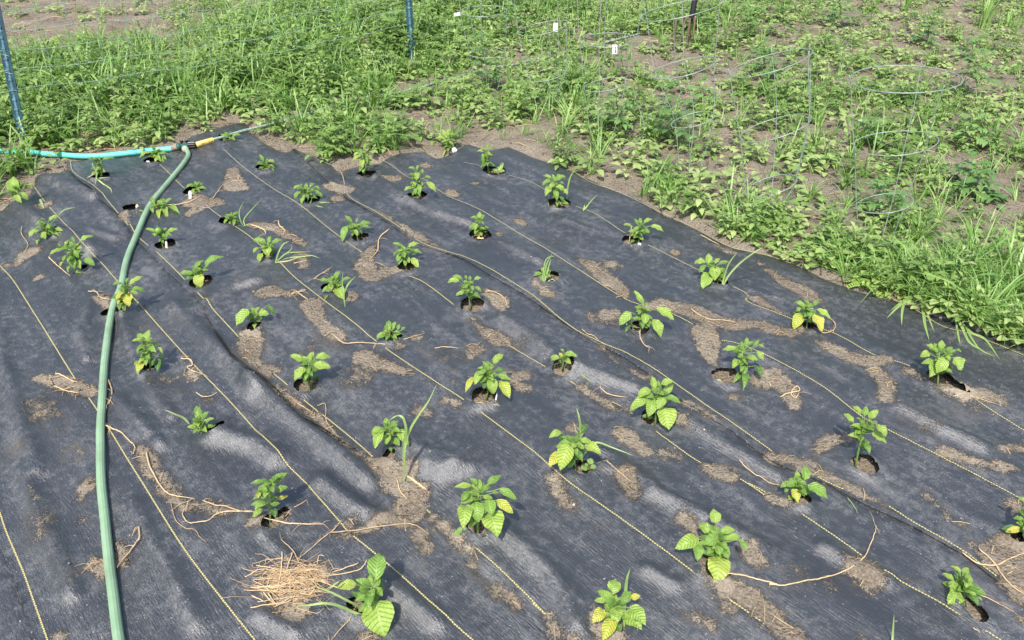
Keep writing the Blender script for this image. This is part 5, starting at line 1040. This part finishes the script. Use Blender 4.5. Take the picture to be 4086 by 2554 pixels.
# ------------------------------------------------------------------ garden fork stuck in the ground
B = gp(*cc('20', 1560, 400), lift=-.01); plf = Plane(B); root = empty('garden_fork', B, 'black-handled garden fork with rusty tines stuck in the soil behind a cage', 'garden fork')
J = plf.at(*cc('20', 1640, 160), depth=.05); Hd = plf.at(*cc('20', 1668, 0), depth=.09); ax_ = nrm(Hd-J)
v, f = tube([J-ax_*.02, J+ax_*.01, J+ax_*.18, J+ax_*.75], [.014, .022, .023, .020], 14); mb = MB(); mb.add(v-B, f); mb.build('shaft', m_black, root)
X_ = np.array([plf.n[1], -plf.n[0], 0]); X_ = X_ if X_[0] > 0 else -X_; E_ = J+ax_*.75
v, f = tube(smooth_line([E_, E_+ax_*.05+X_*.045, E_+ax_*.11+X_*.05, E_+ax_*.11-X_*.05, E_+ax_*.05-X_*.045, E_], 5), .011, 10); mb = MB(); mb.add(v-B, f); mb.build('handle', m_black, root)
for i, (x0, y0, x1, y1) in enumerate(((1512, 175, 1480, 350), (1582, 188, 1535, 410), (1625, 185, 1600, 390), (1668, 190, 1650, 340))):
    a_ = plf.at(*cc('20', x0, y0), depth=.03); b_ = plf.at(*cc('20', x1, y1), depth=-.0); m2_ = a_*.6+b_*.4-plf.n*.012
    v, f = tube(smooth_line([J-ax_*.01, J*.35+a_*.65+ax_*.018, a_, m2_, b_, b_-(a_-b_)*.1], 5), np.r_[np.full(20, .0072), np.linspace(.0068, .003, 6)], 7); mb = MB(); mb.add(v-B, f); mb.build('tine', m_rust, root)
# ------------------------------------------------------------------ weeds: templates as arrays
class TM:
    """template mesh made of quads"""
    def __init__(s): s.mb = MB()
    def done(s):
        V = np.vstack(s.mb.V); F = np.array([f if len(f) == 4 else (f[0], f[1], f[2], f[2]) for f in s.mb.F]); return V, F, np.concatenate(s.mb.A['tint'])
def wleaf(mb, A, d, L, w, tint, nn=(0, 0, 1), arch=.12, fold=.2, lob=0, point=.5):
    """small leaf, 3 x 5 verts"""
    A = np.asarray(A, float); d = nrm(np.asarray(d, float)); sdv = np.cross(d, nn); 
    if np.linalg.norm(sdv) < .1: sdv = np.array([1., 0, 0])
    sdv = nrm(sdv); up = np.cross(sdv, d); up = up if up[2] >= 0 else -up
    t = np.array([0, .22, .5, .78, 1.0]); pr = np.array([.08, .75, 1.0, .72*(1-.3*point)+.0, .02+.25*(1-point)])
    c = A+d*(t*L)[:, None]+up*(np.sin(math.pi*t)*arch*L)[:, None]-up*(t**2*arch*L)[:, None]
    V = np.stack([c+sdv*(pr*w*.5)[:, None]+up*(pr*w*.5*fold)[:, None], c, c-sdv*(pr*w*.5)[:, None]+up*(pr*w*.5*fold)[:, None]], 1).reshape(-1, 3)
    mb.add(V, [(i*3+j, i*3+j+1, (i+1)*3+j+1, (i+1)*3+j) for i in range(4) for j in range(2)], np.clip(tint+rng.uniform(-.08, .08), 0, 1))
def sticks(mb, P, r, tint): v, f = tube(P, r, 3, False); mb.add(v, f, tint)
def dirv(a, el): return np.array([math.cos(a)*math.cos(el), math.sin(a)*math.cos(el), math.sin(el)])
def t_seedling(k):
    T = TM(); n = rng.integers(5, 10); h = rng.uniform(.02, .05)
    for i in range(n):
        a = i*2.4+rng.uniform(-.4, .4); el = rng.uniform(.05, .6); pl_ = rng.uniform(.012, .04); b0 = np.array([0, 0, h*rng.uniform(.3, 1)]); e = b0+dirv(a, el)*pl_
        sticks(T.mb, [b0, e], .0009, .5); L = rng.uniform(.024, .042); wleaf(T.mb, e, dirv(a, el*.4), L, L*rng.uniform(.65, .9), rng.uniform(.5, .8), point=.2)
    sticks(T.mb, [np.zeros(3), [0, 0, h]], .0013, .6); return T.done()
def t_upright(k):
    T = TM(); h = rng.uniform(.08, .20); n = int(10+h*90); lean = rng.uniform(-.25, .25, 2)
    for i in range(n):
        q = (i+.5)/n; b0 = np.array([lean[0]*h*q*q, lean[1]*h*q*q, h*q]); a = i*2.4+rng.uniform(-.3, .3); el = .1+.9*q*q+rng.uniform(-.2, .2)
        L = rng.uniform(.03, .052)*(1.1-.55*q); e = b0+dirv(a, el)*L*.35; sticks(T.mb, [b0, e], .0008, .4); wleaf(T.mb, e, dirv(a, el-.35), L, L*rng.uniform(.42, .62), rng.uniform(.3, .7), point=.7)
    P = [[lean[0]*h*q*q, lean[1]*h*q*q, h*q] for q in np.linspace(0, 1, 5)]; sticks(T.mb, P, np.linspace(.002, .001, 5), .5); return T.done()
def compound(mb, A, a, el, L, tint, pairs=4, lw=.45):
    d0 = dirv(a, el); P = []
    for q in np.linspace(0, 1, 6): P.append(A+d0*L*q+np.array([0, 0, -.35*L*q*q]))
    P = np.array(P); sticks(mb, P, .0009, .45)
    for i in range(pairs):
        q = .3+.62*i/pairs; p_ = np.array([np.interp(q, np.linspace(0, 1, 6), P[:, j]) for j in range(3)]); dd_ = nrm(P[min(5, int(q*5)+1)]-P[int(q*5)]); s_ = nrm(np.cross(dd_, [0, 0, 1.]))
        for sg in (-1, 1):
            ll = L*(.30+.12*math.sin(math.pi*q))*rng.uniform(.8, 1.15); wleaf(mb, p_, dd_*.55+s_*sg+[0, 0, rng.uniform(-.35, .1)], ll, ll*lw, tint, point=.9, fold=.1)
    wleaf(mb, P[-1], nrm(P[-1]-P[-2]), L*.38, L*.2, tint, point=.9)
def t_lacy(k):
    T = TM(); h = rng.uniform(.07, .17); n = rng.integers(6, 10)
    for i in range(n):
        q = (i+1)/n; b0 = np.array([0, 0, h*q*.8]); compound(T.mb, b0, i*2.2+rng.uniform(-.3, .3), .35+.5*q, rng.uniform(.06, .10)*(1.15-.4*q), rng.uniform(.25, .65), rng.integers(3, 5), .42)
    sticks(T.mb, [[0, 0, 0], [0, 0, h*.85]], .002, .3); return T.done()
def gblade(mb, b0, a, L, w, el, curl, tint):
    n = 6; P = []; d = dirv(a, el); hz = np.array([math.cos(a), math.sin(a), 0])
    for q in np.linspace(0, 1, n): P.append(b0+d*L*q+hz*curl*L*q*q*.5-np.array([0, 0, curl*L*q**2.4*.55]))
    P = np.array(P); s_ = np.array([-math.sin(a), math.cos(a), 0]); ww = w*.5*np.array([.7, 1, 1, .85, .5, .0]); tw = rng.uniform(-.8, .8)
    s_ = s_*math.cos(tw)+np.array([0, 0, 1])*math.sin(tw)*.6+hz*math.sin(tw)*.6
    V = np.stack([P+s_*ww[:, None], P-s_*ww[:, None]], 1).reshape(-1, 3); mb.add(V, [(2*i, 2*i+1, 2*i+3, 2*i+2) for i in range(n-1)], np.clip(tint+rng.uniform(-.1, .1), 0, 1))
def t_grass(k, big=False):
    T = TM(); n = rng.integers(7, 16)
    for i in range(n):
        L = rng.uniform(.07, .20)*(1.25 if big else 1); gblade(T.mb, np.array([rng.normal(0, .008), rng.normal(0, .008), 0]), rng.uniform(0, 6.28), L, rng.uniform(.003, .0065)*(1.35 if big else 1), rng.uniform(.75, 1.45), rng.uniform(.1, 1.0), rng.uniform(.2, .75))
    return T.done()
def t_broad(k):
    T = TM(); h = rng.uniform(.06, .15); n = rng.integers(6, 10)
    for i in range(n):
        q = (i+1)/n; a = i*2.4; el = .2+.6*q; b0 = np.array([0, 0, h*q]); L = rng.uniform(.05, .085)*(1.1-.4*q); e = b0+dirv(a, el)*L*.6; sticks(T.mb, [b0, e], .0011, .5); wleaf(T.mb, e, dirv(a, el-.5), L, L*.62, rng.uniform(.15, .5), point=.5)
    sticks(T.mb, [[0, 0, 0], [0, 0, h]], .0022, .4); return T.done()
def t_lobed(k):
    T = TM(); n = 11
    for i in range(n):
        a = i*2.4; el = rng.uniform(.15, .9); L = rng.uniform(.10, .17); d0 = dirv(a, el)
        for q in np.linspace(.2, 1, 7):
            c_ = d0*L*q-np.array([0, 0, .45*L*q*q])
            s_ = np.array([-math.sin(a), math.cos(a), 0])
            for sg in (-1, 1): wleaf(T.mb, c_, d0*.5+s_*sg*1.0, .030*(1.15-.5*q), .026, .86, point=.4, fold=.5)
    return T.done()
print('templates')
TW = {'seed': [t_seedling(i) for i in range(8)], 'up': [t_upright(i) for i in range(8)], 'lacy': [t_lacy(i) for i in range(6)], 'grass': [t_grass(i) for i in range(9)], 'big': [t_grass(i, True) for i in range(5)], 'broad': [t_broad(i) for i in range(4)]}
def scatter(name, mat_, lst, label):
    """lst: (template, x, y, z, rot, scale, tint shift) -> one merged object"""
    Vs = []; Fs = []; Ts = []; n0 = 0
    for (V, F, T), x, y, z, a, sc_, ts, lean in lst:
        c_, s_ = math.cos(a), math.sin(a); R = np.array([[c_, -s_, 0], [s_, c_, 0], [0, 0, 1.0]]); W_ = (V*sc_)@R.T; W_[:, 0] += lean[0]*W_[:, 2]; W_[:, 1] += lean[1]*W_[:, 2]
        Vs.append(W_+[x, y, z]); Fs.append(F+n0); Ts.append(np.clip(T+ts, 0, .84)); n0 += len(V)
    V = np.vstack(Vs); F = np.vstack(Fs); o = mesh_obj(name, V, F, mat_, None, True, {'tint': np.concatenate(Ts)}); print(name, len(F))
    tag(o, label, None, None, 'stuff'); return o
# cover map, one column per 118 photo pixels from the left (x = -236 ..) and one row per 100 photo pixels from y = -100 down: weeds / grass share
DENS = '''
11112222333445556666666666666655555555
11111111234567787777777766666655555555
11111234678899998777777766544455555555
23567899999999987777666554555555556666
45789999999998776555555544556666666666
67899999999998766666665544566666666666
77888888888887777776655554567777666666
77777775530067777776555544556777777777
76000000000000000776666544455677777777
76000000000000000000000555555667777777
00000000000000000000000005555566777777
00000000000000000000000000045566777888
00000000000000000000000000000366788999
00000000000000000000000000000004688999
00000000000000000000000000000000068999
00000000000000000000000000000000000699
00000000000000000000000000000000000068'''.strip().split('\n')
GRS = '''
33333444444444444333333333333333333333
33333344455544444333333333333333333333
33334556665555554333444333333333444444
44556655555555554333333333333333444444
45555544444444444333333333333344444444
45554444444444444444443333333334444455
44444444444444455666644333334445555566
44443333333344555666654333344445555566
55555555555555556666664444444445555666
55555555555555555555555544444444566777
55555555555555555555555554444444566777
55555555555555555555555555554445567778
55555555555555555555555555555555678888
55555555555555555555555555555555578888
55555555555555555555555555555555578888
55555555555555555555555555555555558888
55555555555555555555555555555555558888'''.strip().split('\n')
D_ = np.array([[int(c) for c in r[:38]] for r in DENS])/9.0; G_ = np.array([[int(c) for c in r[:38]] for r in GRS])/9.0
def lookup(M, px, py):
    x = np.clip((px+236)/118-.5, 0, M.shape[1]-1.001); y = np.clip((py+100)/100-.5, 0, M.shape[0]-1.001); i = x.astype(int); j = y.astype(int); u = x-i; v = y-j
    return (M[j, i]*(1-u)+M[j, i+1]*u)*(1-v)+(M[j+1, i]*(1-u)+M[j+1, i+1]*u)*v
NW = 50000
x = rng.uniform(-8.5, 8.5, NW); y = rng.uniform(1.2, 11.0, NW); px, py = to_px(x, y)
ok = (px > -500) & (px < 4600) & (py > -160); x, y, px, py = x[ok], y[ok], px[ok], py[ok]
den = lookup(D_, px, py)*(.62+.95*vnoise(x*2.1, y*2.1, 41)); gsh = lookup(G_, px, py); sd1 = cloth_sd(x, y)
keep = (rng.random(len(x)) < np.where(px < 1500, .85, np.clip(.85-(px-1500)/900*.4, .44, .85)+.25*sstep(700, 1000, py)*(px > 2600)+.15*(px > 1500))*np.clip(den, 0, 1.0)**1.35) & (sd1 < -.02-.05*rng.random(len(x)))
# keep the thin hose partly clear
x, y, px, py, den, gsh = [q[keep] for q in (x, y, px, py, den, gsh)]
TH = gpm([cc(*q) for q in th])[:, :2]; dth, _, _ = near_line(x, y, TH, False); TQ = gpm([cc(*q) for q in tq[2:]])[:, :2]; dtq, _, _ = near_line(x, y, TQ, False)
dt2, _, _ = near_line(x, y+.08, TH, False); k_ = (((dth > .05) & (dt2 > .08)) | (px > 1950) | (rng.random(len(x)) < .10)) & ((dtq > .06) | (rng.random(len(x)) < .06)); k_ &= np.hypot(x-PB2[0], y-PB2[1]-(-.1)) > .12
x, y, px, py, den, gsh = [q[k_] for q in (x, y, px, py, den, gsh)]; zz = surf(x, y)-.004
print('weeds', len(x))
L = {'broadleaf': [], 'grass': [], 'lacy': []}
for i in range(len(x)):
    tall = (.72+.85*den[i])*(1-.25*sstep(2600, 3600, px[i])); u = rng.random(); a = rng.uniform(0, 6.28); ln_ = rng.normal(0, .12, 2); ts = rng.normal(-.05, .16)+.12*(vnoise(np.array([x[i]*1.3]), np.array([y[i]*1.3]), 44)[0]-.5)
    if py[i] < 90 and px[i] < 900: ts += .02
    dense_left = px[i] < 1500 and den[i] > .75
    if u < gsh[i]*1.0:
        bigf = (px[i] > 2900 and py[i] > 500) or (px[i] < 1500 and rng.random() < .6)
        T_ = TW['big' if bigf else 'grass']; L['grass'].append((T_[rng.integers(len(T_))], x[i], y[i], zz[i], a, tall*rng.uniform(.45, 1.1), ts, ln_))
    else:
        v_ = rng.random()
        if v_ < (.50 if not dense_left else .25): T_, key_, sc_ = TW['seed'], 'broadleaf', rng.uniform(.9, 1.6)
        elif v_ < .70: T_, key_, sc_ = TW['up'], 'broadleaf', tall*rng.uniform(.6, 1.1)
        elif v_ < .90: T_, key_, sc_ = TW['lacy'], 'lacy', tall*rng.uniform(.6, 1.05)
        else: T_, key_, sc_ = TW['broad'], 'broadleaf', tall*rng.uniform(.6, 1.0)
        L[key_].append((T_[rng.integers(len(T_))], x[i], y[i], zz[i], a, sc_, ts+(.1 if T_ is TW['seed'] else 0), ln_))
e2 = edge_w[(np.array(edge_px)[:, 0] > 2150)]
for i in range(520):
    u = rng.random()**.6*(len(e2)-1.001); j = int(u); p_ = e2[j]*(1-u+j)+e2[j+1]*(u-j); dq = e2[j+1]-e2[j]; nq = np.array([-dq[1], dq[0]])/np.linalg.norm(dq); nq = nq if nq[1] > 0 else -nq
    far_ = rng.random()**1.3*.30+.015; q = p_+nq*far_; fx_ = to_px(q[0], q[1])[0]; wgt = np.clip((fx_-2300)/1400, .10, 1)
    if rng.random() > wgt or fx_ > 4300: continue
    z_ = surf(q[0], q[1])[0]-.004; a = rng.uniform(0, 6.28); ln_ = -nq*rng.uniform(.1, .8)*(far_ < .12)
    if rng.random() < .30+.35*(fx_ > 3500): T_ = TW['big']; L['grass'].append((T_[rng.integers(len(T_))], q[0], q[1], z_, a, rng.uniform(.5, 1.0), rng.normal(.05, .1), ln_))
    else: T_ = TW['seed' if rng.random() < .75 else 'up']; L['broadleaf'].append((T_[rng.integers(len(T_))], q[0], q[1], z_, a, rng.uniform(.7, 1.3), rng.normal(.05, .1), ln_*.4))
scatter('broadleaf_weeds', m_weed, L['broadleaf'], 'low green broadleaf weeds covering the soil beyond the fabric')
scatter('grass', m_grass, L['grass'], 'wild green grass growing between the weeds')
scatter('feathery_weeds', m_weed, L['lacy'], 'feathery leaved weeds mixed into the ground cover')
# dead straw litter and clods
NL = 14000; x = rng.uniform(-7, 7, NL); y = rng.uniform(1.5, 9.5, NL); px, py = to_px(x, y); sd1 = cloth_sd(x, y)
ok = (sd1 < .0) & (px > -400) & (px < 4500) & (py > -100) & (rng.random(NL) < .35+.65*vnoise(x*3, y*3, 47)); x, y = x[ok], y[ok]
x2 = rng.uniform(-3, 3, 16000); y2 = rng.uniform(.8, 5, 16000); k2 = (soil_attr(x2, y2) > .4) & (cloth_sd(x2, y2) > 0) & (hole_sd(x2, y2) < 0); x = np.r_[x, x2[k2]]; y = np.r_[y, y2[k2]]; small = np.r_[np.ones(ok.sum()), np.full(k2.sum(), .38)]; z = surf(x, y); print('litter', len(x))
Vs = []; Fs = []; n0 = 0; Ts = []
for i in range(len(x)):
    a = rng.uniform(0, 6.28); Lg = rng.uniform(.02, .11)*.7*small[i]; P = np.array([[x[i]+math.cos(a+b)*Lg*s_, y[i]+math.sin(a+b)*Lg*s_, z[i]+.004+hh_] for s_, b, hh_ in ((-1, 0, 0), (0, rng.uniform(-.2, .2), rng.uniform(0, .012)), (1, rng.uniform(-.3, .3), rng.uniform(-.002, .006)))])
    v, f = tube(P, rng.uniform(.0006, .0018)*(.6+.4*small[i]), 3, False); Vs.append(v); Fs.append(np.array(f)+n0); n0 += len(v); Ts.append(np.full(len(v), rng.uniform(.1, .95)))
o = mesh_obj('straw_litter', np.vstack(Vs), np.vstack(Fs), m_straw, None, True, {'tint': np.concatenate(Ts)}); tag(o, 'bits of dead straw and stems littering the bare soil', None, None, 'stuff')
NC = 90000; x = rng.uniform(-5, 5, NC); y = rng.uniform(.6, 7.5, NC); sA = soil_attr(x, y); sd1 = cloth_sd(x, y); px, py = to_px(x, y)
ok = (((sA > -.25) & (rng.random(NC) < .9)) & (sd1 > 0) & (hole_sd(x, y) < 0) | (sd1 < 0)) & (px > -200) & (px < 4300) & (py < 2700); x, y, sA, sd1 = x[ok], y[ok], sA[ok], sd1[ok]; z = surf(x, y)+np.where(sd1 > 0, np.clip(sA-.1, 0, 1)*.005+.002, .001)
base_v = np.array([[-1, -1, -.7], [1, -1, -.7], [1, 1, -.7], [-1, 1, -.7], [-1, -1, .7], [1, -1, .7], [1, 1, .7], [-1, 1, .7]])*.55; bf = np.array([(0, 3, 2, 1), (4, 5, 6, 7), (0, 1, 5, 4), (1, 2, 6, 5), (2, 3, 7, 6), (3, 0, 4, 7)])
n = len(x); r = np.exp(rng.normal(-5.85, .5, n)); r = np.clip(r, .0010, .009); J_ = base_v[None]*(1+rng.uniform(-.45, .45, (n, 8, 3)))*r[:, None, None]; an = rng.uniform(0, 6.28, n)
Xr = J_[..., 0]*np.cos(an)[:, None]-J_[..., 1]*np.sin(an)[:, None]; Yr = J_[..., 0]*np.sin(an)[:, None]+J_[..., 1]*np.cos(an)[:, None]
V = np.stack([Xr+x[:, None], Yr+y[:, None], J_[..., 2]+z[:, None]], -1).reshape(-1, 3); F = (bf[None]+(np.arange(n)*8)[:, None, None]).reshape(-1, 4)
o = mesh_obj('soil_clods', V, F, m_soil, None, True); tag(o, 'small crumbs and clods of dry soil', None, None, 'stuff'); print('clods', n)
# ------------------------------------------------------------------ plants one can tell apart in the weeds
def place_px(px, py): return gp(px, py, lift=-.006)
def tomato(b, tp, label, spread=.09, n=9, tint=.4, lean=0, cat='tomato plant', name='tomato_plant', grp='young tomato plants in and around the cages', lw=.5, bare=.15):
    G = place_px(*b); plt_ = Plane(G); T = plt_.at(*tp); H = max(T[2]-G[2], .05); root = empty(name, G, label, cat, grp)
    k = np.linspace(0, 1, 6); SP = (T-G)*k[:, None]; SP[:, 0] += .012*np.sin(k*5); mb = MB(); v, f = tube(SP, np.linspace(.0034, .0016, 6), 6); mb.add(v, f, .25); mb.build('stem', m_stem, root)
    mb = MB()
    for i in range(n):
        q = bare+(1-bare)*(i+1)/n; p_ = (T-G)*q; compound(mb, p_, i*2.39+rng.uniform(-.4, .4), .15+.75*q*rng.uniform(.5, 1), spread*rng.uniform(.8, 1.2)*(1.15-.45*q), tint, rng.integers(3, 5), lw)
        wleaf(mb, p_, dirv(rng.uniform(0, 6.28), .8), .03, .016, tint+.15)
    mb.build('foliage', m_tomato, root)
TOM = [((1944, 378), (1926, 150), 'tomato plant inside the leftmost cage', .12, 11, .45, .2), ((2038, 160), (2040, 20), 'tomato plant with a dark stem behind the two left cages', .13, 8, .6, .45),
 ((2185, 440), (2188, 318), 'bright tomato plant low inside the cage with the plain white tag', .10, 9, .75, .2), ((2482, 330), (2478, 180), 'thin-stemmed tomato plant right of the barcode tag', .09, 7, .45, .5),
 ((2458, 565), (2466, 348), 'tomato plant in front of the barcode cage, near the curved loose wire', .13, 11, .6, .25), ((2708, 600), (2655, 318), 'tall dark leafy tomato plant at the left leg of the fork cage', .13, 15, .38, .15),
 ((2790, 440), (2790, 345), 'ferny bushy plant behind the middle ring of the fork cage', .12, 12, .6, .0), ((2982, 162), (2975, 15), 'distant tomato plant with a bare stem, right of the fork', .12, 9, .55, .45),
 ((3046, 318), (3050, 190), 'dark tomato plant inside the large tilted cage', .13, 12, .38, .1), ((3356, 112), (3350, -10), 'tomato plant with drooping narrow leaves at the top right', .14, 12, .5, .2),
 ((3893, 405), (3885, 165), 'tall pale tomato plant right of the nearest cage', .15, 14, .55, .3), ((3477, 592), (3478, 478), 'compact round tomato plant inside the left of the nearest cage', .10, 14, .5, .1),
 ((3882, 598), (3885, 470), 'light green tomato plant beyond the right leg of the nearest cage', .12, 11, .75, .2), ((3884, 778), (3884, 655), 'thick tomato plant low at the far right', .14, 15, .4, .05),
 ((3556, 896), (3545, 745), 'tomato plant inside the base of the nearest cage', .12, 13, .5, .2), ((2790, 130), (2785, 40), 'leafy plant just right of the fork shaft', .13, 10, .65, .1)]
for b, tp, lab, sp_, n, ti, br in TOM: tomato(b, tp, lab, sp_, n, ti, bare=br)
tomato((3694, 190), (3712, 70), 'blue-green shrubby plant with a dark shadow patch at the top right', .10, 14, .3, cat='shrub', name='shrubby_plant', grp=None, lw=.6)
# upright stalk clumps
for (b, h, lab, n) in (((3606, 58), .34, 'thick upright clump of green stalks at the top right, the left one', 12), ((3916, 116), .32, 'fanned clump of green stalks at the top right, the nearest one', 14), ((4018, 108), .16, 'small dark grass-like clump near the fanned stalks', 7), ((4072, 45), .25, 'clump of green stalks in the top right corner', 9)):
    G = place_px(*b); mb = MB()
    for i in range(n): gblade(mb, rng.normal(0, .016, 3)*[1, 1, 0], rng.uniform(0, 6.28), h*rng.uniform(.75, 1.1), .016, rng.uniform(1.2, 1.5), rng.uniform(0, .25), rng.uniform(.5, .75))
    o = mb.build('stalk_clump', m_grass, None); o.location = G; tag(o, lab, 'stalk clump')
# lobed lime weeds, grey-green round-leaved weeds at the near corner
for (b, sc_, lab) in (((3545, 1128), .95, 'lime green lobed weed at the fabric edge, nearest the wire cage'), ((3450, 1140), .62, 'smaller lime lobed weed creeping over the fabric edge'), ((3625, 1075), .7, 'lime lobed weed behind the other two, among tall grass')):
    V, F, T = t_lobed(0); G = place_px(*b); o = mesh_obj('lobed_weed', V*sc_, F, m_leaf, None, True, {'tint': T-.2}); o.location = G; tag(o, lab, 'lobed weed')
def roundleaf(base, lst, label, tint=.35):
    B = place_px(*base); plr = Plane(B); mb = MB()
    for (x0, y0, x1, y1, w) in lst:
        a = plr.at(*cc('31', x0, y0)); b_ = plr.at(*cc('31', x1, y1)); s_ = b_[2]-a[2]; b_ = plr.at(*cc('31', x1, y1), depth=.5*s_)
        leaf(mb, a, b_, w*K*(a[1]*cp+(CAMH-a[2])*sp)/FP, tint, 9, 3, .04, .08, round_=.8); v, f = tube(smooth_line([B, (B+a)/2+[0, 0, .01], a], 4), .0014, 5); mb.add(v, f, .5)
    o = mb.build('round_leaved_weed', m_weed, None, origin=B); o.location = B; tag(o, label, 'round-leaved weed')
roundleaf(cc('31', 1560, 1330), [(1495, 1265, 1490, 1190, 80), (1580, 1290, 1575, 1210, 82), (1560, 1405, 1570, 1340, 72), (1590, 1120, 1560, 1070, 90)], 'grey-green round-leaved weed leaning over the fabric edge at the right', .3)
roundleaf(cc('31', 1300, 1230), [(1210, 1140, 1225, 1085, 55), (1265, 1105, 1310, 1105, 40), (1370, 1150, 1340, 1200, 60), (1400, 1120, 1370, 1180, 55)], 'small round-leaved weed beside the lime lobed weeds', .6)
roundleaf((3705, 640), [(1520, -180, 1530, -230, 70), (1590, -120, 1600, -170, 90), (1430, -150, 1400, -200, 80)], 'round blue-green leaves on stalks inside the nearest cage', .35)
